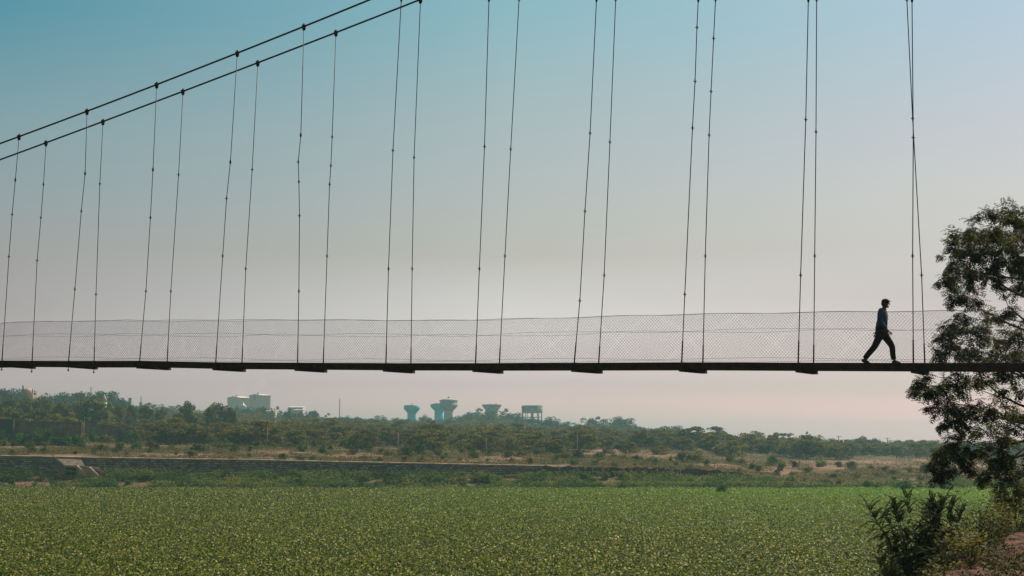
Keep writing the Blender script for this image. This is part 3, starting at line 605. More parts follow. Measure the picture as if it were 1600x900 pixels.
mb = MB(); mb.lathe([(4.5*k,0),(4.5*k,zz(627))], 8); mb.build("wall", M_tcap, t); mb = MB(); mb.lathe([(5*k,zz(627)),(2*k,zz(621)),(.3*k,zz(616.5))], 8); mb.build("roof", mat("sand_plaster",(.5,.42,.32)), t)

# ------------------------------------------------------------------ vegetation
def leafmat(name, c1, c2, tr=.3, ov=.25, sc=.6): return mat(name, c1, rough=.7, spec=.08, noise=(sc, c2, 3), trans=tr, objvar=ov)
M_olive = leafmat("thorn_tree_leaves", (.045,.052,.005), (.20,.165,.016), .32)
M_green = leafmat("broad_tree_leaves", (.03,.048,.005), (.18,.155,.012), .30)
M_far = leafmat("distant_leaves", (.020,.045,.022), (.045,.08,.035), .25, .15, 2.5)
M_shrub = leafmat("shrub_leaves", (.025,.065,.008), (.08,.135,.018), .45, .35, 1.5)
M_bark = mat("bark", (.045,.033,.026), rough=.95, noise=(3, (.09,.07,.055), 5))
def clump(rng, c, rad, n, size, tilt=1.5):
    d = rng.normal(size=(n,3)); d /= np.linalg.norm(d, axis=1)[:,None]; r = rng.uniform(.25,1,n)**.5
    return leaf_quads(np.array(c)+d*r[:,None]*np.array(rad), size, tilt, rng, .75)
def crown_flat(seed):     # thorn tree, about 9 m wide and 5 m tall
    r = np.random.default_rng(seed); q = []; cs = []
    for i in range(24):
        a = r.uniform(0, 6.28); d = 4.1*math.sqrt(r.uniform(0,1)); z = 4.3 - .12*d*d*r.uniform(.6,1.5) + r.choice((-1.0,-.1,.3)); c = (d*math.cos(a)*1.08, d*math.sin(a), max(z,1.0)); cs.append(c)
        q.append(clump(r, c, (1.5,1.5,.42), 105, .44, 1.25))
    for i in range(22):
        a = r.uniform(0, 6.28); d = r.uniform(1.2,4.3); q.append(clump(r, (d*math.cos(a), d*math.sin(a), r.uniform(.5,2.6)), (1.1,1.1,.5), 60, .38, 1.2))
    return np_mesh("crown", np.concatenate(q), 4), cs
def crown_round(seed):    # dense broad crown, 9 m wide and 9 m tall
    r = np.random.default_rng(seed); q = []; cs = []
    for i in range(34):
        d = r.normal(size=3); d /= np.linalg.norm(d); d *= r.uniform(.45,1)**.5; c = (d[0]*3.5, d[1]*3.5, 5.2+d[2]*3.0); cs.append(c)
        q.append(clump(r, c, (1.3,1.3,.85), 130, .46, 1.2))
    return np_mesh("crown", np.concatenate(q), 4), cs
def trunk_mesh(seed, cs, h, rad):
    r = random.Random(seed); mb = MB(); f = Vector((r.uniform(-.3,.3), r.uniform(-.3,.3), h)); mb.tube([(0,0,-.6), (f.x*.3, f.y*.6, h*.5), f], [rad*1.3, rad, rad*.8], 6)
    for c in r.sample(cs, 7): c = Vector(c); mb.tube([f*.9, f.lerp(c,.5)+Vector((0,0,-.2)), c], [rad*.6, rad*.4, rad*.15], 5)
    return mb.mesh("trunk")
class Kind:
    def __init__(s, name, meshes, m): s.name = name; s.meshes = meshes; s.m = m
    def place(s, i, x, y, z, sc, rz, label, cat, group):
        cm, tm = s.meshes[i % len(s.meshes)]; t = thing(s.name, label, cat, (x,y,z), rz, group); t.scale = sc
        link("crown", cm, s.m, t); link("trunk", tm, M_bark, t) if tm else None; return t
fl = []
for i in range(7): c, cs = crown_flat(100+i); fl.append((c, trunk_mesh(i, cs, 1.7, .17)))
K_thorn = Kind("thorn_tree", fl, M_olive)
rd = []
for i in range(5): c, cs = crown_round(200+i); rd.append((c, trunk_mesh(i+50, cs, 3.0, .28)))
K_round = Kind("leafy_tree", rd, M_green)
LAND = [(-300,20,"behind the dark green gate at far left"),(20,75,"behind the grey boundary wall's left half"),(75,130,"behind the grey boundary wall's right half"),(130,200,"right of the leftmost utility pole"),
 (200,260,"left of the two round green trees"),(260,320,"below the left round green tree"),(320,375,"below the right round green tree"),(375,440,"below the factory blocks"),
 (440,500,"below the long low warehouse"),(500,560,"below the lone thin mast"),(560,625,"left of the dark topped pole"),(625,665,"below the leftmost blue water tower"),(665,725,"below the grey domed water tower"),(725,800,"below the inverted cone water tower"),
 (800,860,"below the water tank on stilts"),(860,930,"around the double armed pole"),(930,1000,"behind the pink sand patches"),(1000,1080,"left of the small utility pole"),(1080,1160,"around the small utility pole"),(1160,1240,"below the yellowish skyline tree"),
 (1240,1345,"below the left skyline pole"),(1345,1430,"below the right skyline pole"),(1430,2000,"behind the big near tree")]
def where(px):
    for a, b, s in LAND:
        if a <= px < b: return s
    return LAND[-1][2]
rnd = random.Random(11); used_label = {}
def uniq(lab, group): return lab
rows = [(442,"in the front row"),(492,"in the second row"),(560,"in the middle row"),(650,"in the fourth row"),(765,"in the rearmost row")]
def front(px): return float(np.interp(px, [-100,130,135,210,230,640,900,930,1100,1130,1300,1350,1700], [455,455,478,478,432,435,450,545,545,500,545,575,590]))
cnt = 0
for ri, (Y0, rname) in enumerate(rows):
    px = -25+rnd.uniform(0,20)
    while px < 1630:
        Y = Y0*(1+rnd.uniform(-.045,.05)); p = at(px, 700, Y)
        if Y > front(px) and not (1440 < px and ri < 2):
            s = rnd.uniform(1.0,1.5)*(1+.06*ri); sz = s*rnd.uniform(.85,1.2)
            look = "tall" if sz > 1.55 else "broad" if s > 1.4 else "low" if sz < 1.12 else "small crowned" if s < 1.2 else "flat topped"
            lab = f"{look} thorn tree {rname}, {where(px)}"
            K_thorn.place(cnt, p.x, Y, gz(p.x, Y)-.15, (s, s, sz), rnd.uniform(0,6.28), lab, "tree", "thorn trees "+rname+" "+where(px)); cnt += 1
        px += rnd.uniform(22,37)*(440/Y0)**.35
print("thorn trees", cnt)
# small single thorn trees standing on the open sand
for px, Y, s, lab in ((978,472,.95,"dark bushy thorn tree standing alone on the pink sand patch"),(1032,475,.7,"small thorn tree with a bare stem right of the dark bushy one on the sand"),(950,462,.45,"very small thorn tree left of the dark bushy one on the sand"),(165,455,.6,"small thorn tree with bare stem in the pink clearing, left"),(147,462,.5,"smallest thorn tree in the pink clearing beside the leftmost pole"),(870,455,.7,"round thorn tree on open ground left of the double armed pole")):
    p = at(px,700,Y); K_thorn.place(cnt, p.x, Y, gz(p.x,Y)-.1, (s,s,s), px, lab, "tree", None); cnt += 1
# broad green trees
BR = [(290,625,36,600,"left one of the two round green trees standing above the thicket"),(337,624.5,42,600,"right one of the two round green trees standing above the thicket"),(358,634,20,590,"small green tree at the right foot of the two round trees"),
 (143,616,56,590,"large green tree with yellowish top at left below the hazy trees"),(10,616,40,600,"tall dark green tree at the left edge"),(36,617,34,610,"dark green tree below the pink dome"),(63,615,34,620,"dark green tree right of the pink dome"),(92,626,40,560,"bushy dark green tree right of the pink dome, lower row"),
 (14,634,44,520,"yellow green tree above the dark green gate"),(58,634,40,520,"green tree leaning over the tall grey boundary wall"),(118,626,36,600,"green tree left of the large yellowish one"),(176,626,34,610,"green tree right of the large yellowish one"),(202,630,26,620,"small green tree below the dark square block"),(226,629,26,640,"small dark green tree left of the two round trees"),(250,634,24,660,"lowest green tree left of the two round trees"),
 (1040,683,0,0,""),(1157,682,18,620,"small bright green tree sticking out of the dark trees right of centre"),(1212,674,26,700,"yellowish open crowned tree on the skyline at right")]
for i, (px, yt, w, Y, lab) in enumerate(BR):
    if not w: continue
    p = at(px, 700, Y); g = gz(p.x,Y)-.3; h = zpix(yt,Y)-g; s = w*1.22*Y/FPX/9.2
    K_round.place(i, p.x, Y, g, (s, s, h/9.0), i*1.3, lab, "tree", "broad green trees above the thicket")
# hazy trees of the skyline
fm = []
for i in range(8):
    r = np.random.default_rng(300+i); q = []
    for j in range(22 if i < 6 else 9):
        d = r.normal(size=3); d /= np.linalg.norm(d); d *= r.uniform(.35,1)**.5; c = (d[0]*.38, d[1]*.38, .60+d[2]*.30)
        q.append(clump(r, c, (.19,.19,.13) if i < 6 else (.12,.12,.07), 90 if i < 6 else 50, .055))
    q = np.concatenate(q); tr = MB(); tr.tube([(0,0,-.1),(.02,0,.5)], [.035,.02], 5); tr.tube([(.01,0,.3),(-.2,.05,.6)], [.02,.01], 4); tr.tube([(.01,0,.3),(.2,-.05,.65)], [.02,.01], 4)
    v = [tuple(x) for f in q for x in f]; f = [tuple(range(4*a,4*a+4)) for a in range(len(q))]; tr.add(v, f); m_ = tr.mesh("distant_tree"); m_.materials.append(M_far); fm.append(m_)
FT = [(-12,604,34,880),(8,606,26,900),(24,603.5,26,940),(44,600,14,1080),(72,614,30,880),(97,612.5,30,930),(113,608.5,26,980),(128,612,22,980),(148,607,26,960),(163,608.5,28,970),(178,614,26,960),(190,621,18,950),(232,627.5,16,1150),(246,631,18,1150),(262,632,20,1150),(215,632,24,1100),
 (370,633,18,1200),(385,636,18,1150),(402,633,26,1150),(418,637,22,1000),(432,633.5,15,1150),(440,637,16,1150),(452,636.5,18,1000),(468,643,18,1000),(484,639,24,1100),(498,645,16,1050),(512,644.5,15,1150),(527,650,20,1100),(543,649,20,1150),(559,650.5,18,1200),(576,652,18,1150),(594,648.5,20,1200),(617,651,18,1200),(632,653,18,1150),(664,647.5,20,1250),(678,654,16,1200),(697,653,20,1150),(715,651,22,1200),
 (722,646.5,26,1300),(738,645,20,1300),(748,640,16,1300),(756,641,14,1300),(750,648,34,1200),(776,645,28,1300),(790,641,16,1300),(802,646.5,20,1300),(814,651,22,1250),(834,655,24,1200),(852,656,20,1200),(863,653.5,18,1200),(880,660,20,1150),(893,657.5,16,1200),(911,654.5,14,1250),(926,655.5,18,1200),(936,653,16,1200),(950,657,20,1200),(963,651.5,18,1250),(976,655,24,1200),(990,663,18,1150),(1006,667,22,1100),(1024,667,22,1150),(1038,671,16,1150),(1053,663,28,1150),(1073,671,16,1150),(1088,675,16,1100),(1105,675,12,1200),(1122,677,20,1200),(1145,679,22,1200),(1170,680.5,22,1100),(1187,679,20,1100),(1235,675,16,1100),(1224,681,16,1100),(1262,673,12,1200),(1279,675.5,14,1200),(1297,683,16,1050),(1328,685,18,1100),(1348,680.5,24,950),(1368,684,22,950),(1400,686,24,1000),(1422,687.5,20,1000),(1441,688,18,1000),(1459,686,20,950),(1482,688,22,1000),(1505,690,24,1000),(1535,688,24,1000),(1570,688,26,1000)]
BESIDE = [(-99,30,"left of the pink dome"),(30,60,"behind the pink dome"),(60,135,"between the pink dome and the thin chimney"),(135,196,"right of the thin chimney"),(196,300,"around the slender chimney"),(300,395,"in front of the smaller factory block"),(395,425,"in front of the tall factory block"),(425,478,"in front of the long warehouse"),(478,528,"left of the lone thin mast"),(528,632,"between thin mast and leftmost blue tower"),(632,690,"between the two blue water towers"),(690,745,"between domed and inverted cone towers"),(745,784,"in front of the inverted cone tower"),(784,816,"left of the tank on stilts"),(816,852,"below the tank on stilts"),(852,905,"just right of the tank on stilts"),(905,995,"right of the tank on stilts"),(995,1085,"above the small utility pole"),(1085,1200,"left of the yellowish skyline tree"),(1200,1300,"left of the two skyline poles"),(1300,1400,"around the two skyline poles"),(1400,1800,"beside the big near tree")]
for i, (px, yt, w, Y) in enumerate(FT):
    p = at(px, 690, Y); g = gz(p.x,Y)-1; h = max(zpix(yt,Y)-g, 2); s = w*(1.75 if px < 320 else 1.65 if 700 < px < 1090 else 1.3)*Y/FPX; h *= 1.14 if 735 < px < 1000 else 1
    b = [x[2] for x in BESIDE if x[0] <= px < x[1]][0]; same = [k for k, f_ in enumerate(FT) if [x for x in BESIDE if x[0] <= f_[0] < x[1]][0][2] == b]; same.sort(key=lambda k: FT[k][0])
    k = same.index(i); n_ = len(same); pos = "" if n_ == 1 else ("leftmost", "rightmost")[k > 0] if k in (0, n_-1) else ["second","third","fourth","fifth","sixth","seventh"][k-1]+" from left"
    sz = "" if n_ == 1 else f", {pos} of {n_}"
    me = fm[i % 6 if not (w <= 16 and yt < 676) else 6+i % 2]
    o = bpy.data.objects.new("distant_tree", me); COL.objects.link(o); o.location = (p.x, Y, g); o.scale = (s*1.05, s*.9, h/.98); o.rotation_euler = (0,0,i*2.1)
    tag(o, f"hazy skyline tree {b}{sz}", "tree", "hazy skyline trees")
# rest of the woods: one mass of crowns behind and between the single trees
r = np.random.default_rng(41); qs = []
FTx = np.array(sorted([(f_[0], f_[1]) for f_ in FT]))
for i in range(2300):
    Y = r.uniform(840, 1350); px = r.uniform(-260, 1860); x = (px-800)/FPX*Y; g = gz(x, Y); room = (697-(g-EYE)/Y*FPX) - (float(np.interp(px, FTx[:,0], FTx[:,1]))+5); hh = min(max(room*Y/FPX*r.uniform(.55,.95), 3.0), 14)
    for j in range(4):
        qs.append(clump(r, (x+r.uniform(-3,3), Y+r.uniform(-3,3), g+hh*r.uniform(.3,.75)), (3.4,3.4,hh*.36), 26, .95))
for i in range(420):
    px = r.uniform(-60, 1660); f0 = front(px); Y = r.uniform(f0+10, 860); x = (px-800)/FPX*Y; g = gz(x, Y)
    qs.append(clump(r, (x, Y, g+.7), (3.5,3.5,1.0), 60, .5))
o = link("distant_woods", np_mesh("distant_woods", np.concatenate(qs), 4), leafmat("woods_leaves", (.042,.045,.005), (.17,.13,.014), .3, 0, .08)); setting(o, 'stuff'); tag(o, "hazy green mass of woods filling in behind and between the single trees", "woods")

# undergrowth on the far bank
def ramp_mat(name, stops, tr=.3, rough=.75):
    m = bpy.data.materials.new(name); m.use_nodes = True; n, l = m.node_tree.nodes, m.node_tree.links; p = n['Principled BSDF']; out = n['Material Output']
    g = n.new('ShaderNodeNewGeometry'); cr = n.new('ShaderNodeValToRGB'); e = cr.color_ramp.elements; e[0].color = (*stops[0][1],1); e[1].color = (*stops[-1][1],1)
    for pos, c in stops[1:-1]: k = e.new(pos); k.color = (*c,1)
    t = n.new('ShaderNodeTexCoord'); x = n.new('ShaderNodeTexNoise'); x.inputs['Scale'].default_value = .11; x.inputs['Detail'].default_value = 5; l.new(t.outputs['Object'], x.inputs['Vector'])
    a = n.new('ShaderNodeMath'); a.operation = 'MULTIPLY_ADD'; a.inputs[1].default_value = .35; l.new(g.outputs['Random Per Island'], a.inputs[0])
    b = n.new('ShaderNodeMapRange'); b.inputs[1].default_value = .33; b.inputs[2].default_value = .67; b.inputs[4].default_value = .65; l.new(x.outputs['Fac'], b.inputs[0]); l.new(b.outputs[0], a.inputs[2])
    l.new(a.outputs[0], cr.inputs[0]); l.new(cr.outputs[0], p.inputs['Base Color']); p.inputs['Roughness'].default_value = rough; p.inputs['Specular IOR Level'].default_value = .2
    q = n.new('ShaderNodeBsdfTranslucent'); l.new(cr.outputs[0], q.inputs['Color']); ms = n.new('ShaderNodeMixShader'); ms.inputs[0].default_value = tr
    l.new(p.outputs[0], ms.inputs[1]); l.new(q.outputs[0], ms.inputs[2]); l.new(ms.outputs[0], out.inputs['Surface']); return m
r = np.random.default_rng(51)
def tufts(n, Ya, Yb, thr, size, hmax, sd):
    Y = np.sqrt(r.uniform(Ya**2, Yb**2, n)); X = r.uniform(-.46,.46,n)*Y; d = vnoise(X/11, Y/9, sd)*.6+vnoise(X/3.5, Y/3, sd+1)*.4
    pxs = 800+FPX*X/Y; k = (d > thr) & ~((pxs > 84) & (pxs < 168) & (Y > 344) & (Y < 351)) & (sand_mask(X, Y) < .55) & ~((Y > 348) & (Y < 353.5)); X, Y, d = X[k], Y[k], d[k]; Z = ground_z(X, Y)
    h = r.uniform(0,1,len(X))*hmax*np.clip((d-thr)*4+.35, .3, 1.4)
    return leaf_quads(np.stack([X,Y,Z+h],-1), size, 1.05, r, .6)
shore = np.concatenate([tufts(150000,333,350.5,.30,.42,1.3,21), tufts(40000,334,345,.46,.45,1.8,43)])
ug = np.concatenate([tufts(200000,353,432,.40,.40,.7,31), tufts(60000,432,600,.36,.5,.7,37)])
o = link("undergrowth", np_mesh("undergrowth", ug, 4), ramp_mat("undergrowth_leaves", [(0,(.022,.042,.004)),(.35,(.055,.066,.006)),(.6,(.095,.076,.010)),(.8,(.125,.072,.016)),(1,(.14,.075,.03))], .45)); setting(o, 'stuff'); tag(o, "low green and straw coloured scrub covering the far bank", "scrub")
o = link('shore_scrub', np_mesh('shore_scrub', shore, 4), ramp_mat('shore_scrub_leaves', [(0,(.015,.042,.004)),(.4,(.05,.105,.008)),(.65,(.12,.155,.012)),(.85,(.19,.17,.025)),(1,(.21,.14,.05))], .5)); setting(o, 'stuff'); tag(o, 'fresh green scrub and grass along the water below the stone wall', 'scrub')
# separate bushes
sm = []
for i in range(6):
    rr_ = np.random.default_rng(400+i); q = []; mb = MB()
    for j in range(12):
        a = rr_.uniform(0,6.28); d = rr_.uniform(0,.75); c = (d*math.cos(a)*1.2, d*math.sin(a), rr_.uniform(.25,1.15)*(1-.45*d)); q.append(clump(rr_, c, (.5,.45,.32), 50, .2))
        mb.tube([(c[0]*.15,c[1]*.15,-.1), (c[0]*.6,c[1]*.6,c[2]*.5), c], [.03,.02,.008], 4)
    sm.append((np_mesh("foliage", np.concatenate(q), 4), mb.mesh("stem")))
M_fresh = leafmat("fresh_shrub_leaves", (.022,.065,.005), (.12,.19,.012), .4, .4, 1.2)
sm_f = []; sm_o = []; M_olivebush = leafmat('olive_shrub_leaves', (.035,.050,.006), (.15,.14,.014), .35, .4, 1.2)
for f_, s__ in sm:
    c_ = f_.copy(); c_.materials.clear(); c_.materials.append(M_fresh); sm_f.append(c_)
    c_ = f_.copy(); c_.materials.clear(); c_.materials.append(M_olivebush); sm_o.append(c_)
def bush(i, px, Y, w, h, label, m=M_shrub, dz=0):
    p = at(px, 750, Y); t = thing("bush", label, "bush", (p.x, Y, max(gz(p.x, Y), -.1)-.05+dz), i*1.7, "bushes on the far bank"); t.scale = (w/2.6, w/2.6, h/1.35)
    link("foliage", sm_f[i%6] if m is M_fresh else sm_o[i%6] if m is M_olivebush else sm[i%6][0], m, t); link("stem", sm[i%6][1], M_bark, t)
bush(0, 1129, 301, 3.3, 2.3, "lone dark bush standing in the floating plants right of centre", dz=0)
bush(1, 1414, 321, 5.6, 3.2, "big round green bush at the water's edge left of the near tree")
bush(2, 1478, 322, 5.2, 3.0, "big green bush at the water's edge seen through the near tree's branches")
BW_ = [(-99,75,"left of the river steps"),(75,170,"around the river steps"),(170,290,"right of the river steps"),(290,417,"left of the pole below the factory"),(417,520,"right of the pole below the factory"),(520,622,"left of the dark topped pole"),(622,760,"right of the dark topped pole"),(760,880,"by the stone wall's right end"),(880,1000,"below the eroded bank's left"),(1000,1120,"below the eroded bank's middle"),(1120,1240,"right of the lone bush"),(1240,1400,"left of the big round bush"),(1400,1700,"around the big round bush")]
rb = random.Random(9); jobs = []
for band, (Ya, Yb, name, ln, hs) in enumerate(((335.5,341,"at the water's edge",64,(1.2,2.6)),(342.5,347,"below the bank",52,(1.2,2.4)),(358,385,"above the bank",50,(.9,2.2)),(388,430,"below the thicket",72,(1.8,3.6)))):
    for k in range(ln):
        px = -10+1630*(k+rb.uniform(.1,.9))/ln
        if band == 1 and 70 < px < 172: continue
        Y = rb.uniform(Ya, Yb) - (10 if px > 1350 and band == 0 else 0); h = rb.uniform(*hs); w = h*rb.uniform(1.2,2.2)
        jobs.append((px, Y, w, h, name, band))
for k, px in enumerate((4,30,44,58,74,88,101,113,124,141,186,205)): jobs.append((px, 424-rb.uniform(0,6)+(38 if px > 135 else 0), rb.uniform(4,7.5), rb.uniform(2.6,5.8), 'against the grey boundary walls', 4))
for i, (px, Y, w, h, name, band) in enumerate(jobs):
    b = [x[2] for x in BW_ if x[0] <= px < x[1]][0]
    same = sorted([j for j in jobs if j[5] == band and [x for x in BW_ if x[0] <= j[0] < x[1]][0][2] == b], key=lambda j: j[0]); k = same.index(jobs[i]); n_ = len(same)
    pos = "only" if n_ == 1 else "leftmost" if k == 0 else "rightmost" if k == n_-1 else ["second","third","fourth","fifth","sixth","seventh","eighth","ninth","tenth","eleventh","twelfth","thirteenth"][k-1]
    bush(i, px, Y, w, h, f"{pos} green bush {name}, {b}", M_fresh if band < 2 and i % 3 else M_olivebush if band in (2,3) and i % 4 else M_shrub)

# ------------------------------------------------------------------ near bank plants
r = np.random.default_rng(61)
def near_at(px, py0, Y): 
    p = at(px, py0, Y); p.z = float(near_z(p.x, p.y)); return p
# ground cover
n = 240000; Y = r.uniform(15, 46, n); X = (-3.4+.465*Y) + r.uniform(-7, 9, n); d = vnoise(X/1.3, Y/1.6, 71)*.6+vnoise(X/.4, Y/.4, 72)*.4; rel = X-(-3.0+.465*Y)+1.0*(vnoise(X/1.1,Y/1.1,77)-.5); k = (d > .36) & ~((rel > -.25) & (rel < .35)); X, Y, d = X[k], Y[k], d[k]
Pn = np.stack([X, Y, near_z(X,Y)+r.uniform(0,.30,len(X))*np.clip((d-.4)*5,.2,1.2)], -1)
o = link("bank_weeds", np_mesh("bank_weeds", leaf_quads(Pn, .062, 1.5, r, .45), 4), ramp_mat("shade_dark_weed_leaves", [(0,(.010,.018,.004)),(.45,(.022,.030,.006)),(.7,(.05,.050,.010)),(.88,(.10,.085,.02)),(1,(.12,.07,.03))])); setting(o, 'stuff'); tag(o, "low weeds and dry leaves on the near bank, tree shade put into their colour", "weeds")  # weed colours kept dark in place of tree shade on the mound

def pinnate(P, D, U, L, n, ll, lw, droop, r, out, rach, fold=.5):
    """one pinnate leaf: start P, direction D, up U, length L, n leaflet pairs of length ll and width lw"""
    pos = Vector(P); d = Vector(D).normalized(); pts = [pos.copy()]; up = Vector(U)
    for i in range(n):
        pos = pos + d*(L/n); d = (d + Vector((0,0,-droop/n))).normalized(); pts.append(pos.copy())
        side = d.cross(up).normalized(); upn = side.cross(d).normalized(); sc_ = math.sin(math.pi*(.18+.72*(i+1)/n))**.6
        for s in (-1, 1):
            ax = (side*s + d*.5 - upn*fold*r.uniform(.2,1.2)).normalized(); w = d*.5*lw; l_ = ll*sc_*r.uniform(.8,1.15)
            tip = pos+ax*l_; mid = pos+ax*l_*.45; bn = upn*lw*.12
            out.append((pos, mid+w+bn, tip, mid-w+bn))
    rach.append(pts)
# feathery shrub
rs = random.Random(5)
def feather_shrub(name, label, base, H, spread, nst, m, seed, group=None, ll=.062, lw=.019, scale=1.):
    rs = random.Random(seed); t = thing(name, label, "shrub", base, 0, group); quads = []; mb = MB()
    for k in range(nst):
        a = 2.4*k+rs.uniform(-.3,.3); tilt = (0.05+.95*((k+.5)/nst)**.8)*spread; hh = H*(1-.10*((k+.5)/nst))*rs.uniform(.86,1.0)*(.9 if k < 2 else 1)
        d = Vector((math.cos(a)*tilt, math.sin(a)*tilt*.8, 1)).normalized(); pts = [Vector((0,0,0))]; N = max(4,int(hh/.078))
        for i in range(N): d = (d + Vector((math.cos(a)*.010, math.sin(a)*.010, .015)) + Vector((rs.uniform(-.05,.05), rs.uniform(-.05,.05), 0))).normalized(); pts.append(pts[-1]+d*(hh/N))
        mb.tube(pts, [.016*(1-.8*i/N)+.002 for i in range(N+1)], 5); rach = []
        for i in range(2, N+1):
            for q in range(2):
                f = i/N; b = a + rs.uniform(-.6,.6) + (q*3.14) + i*1.67; el = rs.uniform(.15,.65) if f < .85 else rs.uniform(.7,1.3)
                D = Vector((math.cos(b)*math.cos(el), math.sin(b)*math.cos(el), math.sin(el))); L = rs.uniform(.34,.56)*(1.12-.3*f)
                pinnate(pts[i], D, (0,0,1), L, 18, ll, lw, 1.5, rs, quads, rach, .3)
        for p_ in rach: mb.tube(p_[::4]+[p_[-1]], .0028, 3, False)
    link("foliage", np_mesh("foliage", np.array([[tuple(v) for v in q] for q in quads]), 4), m, t); mb.build("stem", M_bark, t); return t
M_frond = mat("feathery_leaves", (.008,.018,.004), rough=.75, spec=.02, noise=(2.5,(.018,.040,.007),3), trans=.15)
M_weed = mat("yellowing_leaves", (.07,.085,.014), rough=.7, noise=(4,(.19,.15,.025),3), trans=.5)
def foot(px, Y, dz=0): p = at(px, 880, Y); return Vector((p.x, Y, float(near_z(p.x, Y))+dz))
b = foot(1440, 30); Hs = zpix(780, 30)-b.z
feather_shrub("feathery_shrub", "dark feathery leaved shrub standing in front of the floating plants at lower right", b, Hs*1.1, .50, 18, M_frond, 5, None, .058, .027)
b2 = foot(1395, 29); feather_shrub("feathery_shrub", "low dark feathery shrub at the foot and left of the tall one", b2, max(.7, zpix(862,29)-b2.z), .8, 9, M_frond, 6)
b3 = foot(1470, 28); feather_shrub("feathery_shrub", "low dark feathery shrub at the foot and right of the tall one", b3, max(.6, zpix(856,28)-b3.z), .9, 8, M_frond, 7)
def weed_plant(px, Y, H, label, seed, m=M_weed):
    rs = random.Random(seed); p = foot(px, Y); t = thing("leafy_weed", label, "weed", p, 0, "leafy weeds on the near bank"); q = []; mb = MB()
    for k in range(14):
        a = rs.uniform(0,6.28); d = Vector((math.cos(a)*rs.uniform(.1,.7), math.sin(a)*rs.uniform(.1,.7), 1)).normalized(); pts = [Vector((0,0,0))]; hh = H*rs.uniform(.6,1.1)
        for i in range(8):
            d = (d+Vector((rs.uniform(-.12,.12), rs.uniform(-.12,.12), 0))).normalized(); pts.append(pts[-1]+d*hh/8)
            if i > 1:
                for _ in range(5):
                    b = rs.uniform(0,6.28); ax = Vector((math.cos(b), math.sin(b), rs.uniform(-.3,.8))).normalized(); l_ = rs.uniform(.05,.11); s_ = pts[-1]+ax*rs.uniform(.02,.22); w = ax.cross(Vector((rs.uniform(-1,1),rs.uniform(-1,1),1))).normalized()*l_*.28
                    q.append((s_, s_+ax*l_*.5+w, s_+ax*l_, s_+ax*l_*.5-w))
        mb.tube(pts, [.008*(1-i/9)+.0015 for i in range(9)], 4)
    link("foliage", np_mesh("foliage", np.array([[tuple(v) for v in f] for f in q]), 4), m, t); mb.build("stem", M_bark, t)
WD = [(1505,33,1.25,"tall leafy weed just right of the feathery shrub"),(1530,36,1.6,"tallest yellowish weed in the middle of the bank plants"),(1552,38,1.6,"yellowish weed left of the thin sapling"),(1572,37,1.1,"short yellowish weed at the foot of the thin sapling"),(1518,31,.9,"low dark weed at the edge of the bare pink soil"),(1490,29,.8,"low weed below the right side of the feathery shrub"),(1588,39,1.4,"yellowish weed at the right edge behind the thin sapling"),(1475,25,.55,"bushy yellow weed at the bottom edge right of the feathery shrub"),(1540,34,1.1,"dark leafy weed in front of the tallest yellowish weed"),(1455,23,.5,"small yellow weed at the bottom edge below the feathery shrub")]
WD += [(1497,35,1.3,"leafy weed between the feathery shrub and the tallest yellowish weed"),(1562,35,1.0,"bushy weed just left of the thin sapling's foot"),(1515,27,.6,"yellowish weed on the lower edge of the pink soil"),(1483,31,1.1,"yellowish weed touching the right side of the feathery shrub"),(1398,31,.7,"small weed at the left foot of the feathery shrub")]
for i, (px, Y, H, lab) in enumerate(WD): weed_plant(px, Y, H, lab, 70+i, M_frond if i in (4,8) else M_weed)

# big tree at the right edge, just behind the bridge
TX = at(1650, 800, 43); TB = Vector((TX.x, 43, float(near_z(TX.x, 43))-.2))
CL = [(1548,332,20,.8),(1575,322,18,.8),(1522,346,24,1),(1562,352,30,1.2),(1595,335,28,1.2),(1503,362,20,.9),(1493,385,20,.9),(1520,385,30,1.2),(1560,395,34,1.3),(1592,400,34,1.4),(1490,412,22,1),(1478,432,16,.9),(1515,425,28,1.2),(1550,435,24,.8),(1590,440,26,1),(1497,450,20,1),(1488,468,12,.7),(1520,468,20,.7),(1575,478,14,.35),(1548,492,18,.6),(1506,492,15,.5),(1480,512,13,.8),(1497,510,16,.7),(1525,520,22,.9),(1560,528,24,1),(1592,520,24,.8),(1478,530,13,.8),(1500,545,22,1),(1530,555,26,1.1),(1568,560,26,1),(1476,556,15,.9),(1597,560,22,1),
 (1442,592,13,1),(1432,606,11,.9),(1455,608,16,1.1),(1478,600,18,1.1),(1505,598,22,1.1),(1540,598,24,1),(1580,605,26,1),(1462,632,16,1),(1488,632,20,1.1),(1518,635,24,1.1),(1555,640,26,1),(1592,645,26,1),(1480,655,16,.8),(1508,668,20,.9),(1540,675,22,.9),(1575,680,24,1),(1490,690,15,.9),(1468,706,13,.9),(1462,724,12,1),(1466,742,12,1),(1480,712,9,.7),(1492,702,10,.7),(1484,732,7,.6),(1502,716,9,.7),(1520,705,18,.8),(1548,712,18,.8),(1580,718,22,1),(1510,730,12,.7),(1530,742,13,.8),(1556,748,16,.9),(1590,750,20,1),(1565,772,12,.9),(1590,785,14,.9),
 (1620,350,34,1.2),(1650,370,40,1.3),(1700,400,44,1.3),(1640,430,36,1.2),(1690,460,40,1.2),(1740,470,40,1),(1630,500,30,.9),(1680,530,40,1.1),(1740,550,40,1.1),(1640,590,34,1.1),(1700,620,40,1.1),(1630,670,32,1),(1680,700,36,1),(1640,740,26,.9),(1780,520,34,1),(1700,340,34,1),(1660,310,30,1)]
rt = random.Random(17); cen = []; lit = set()
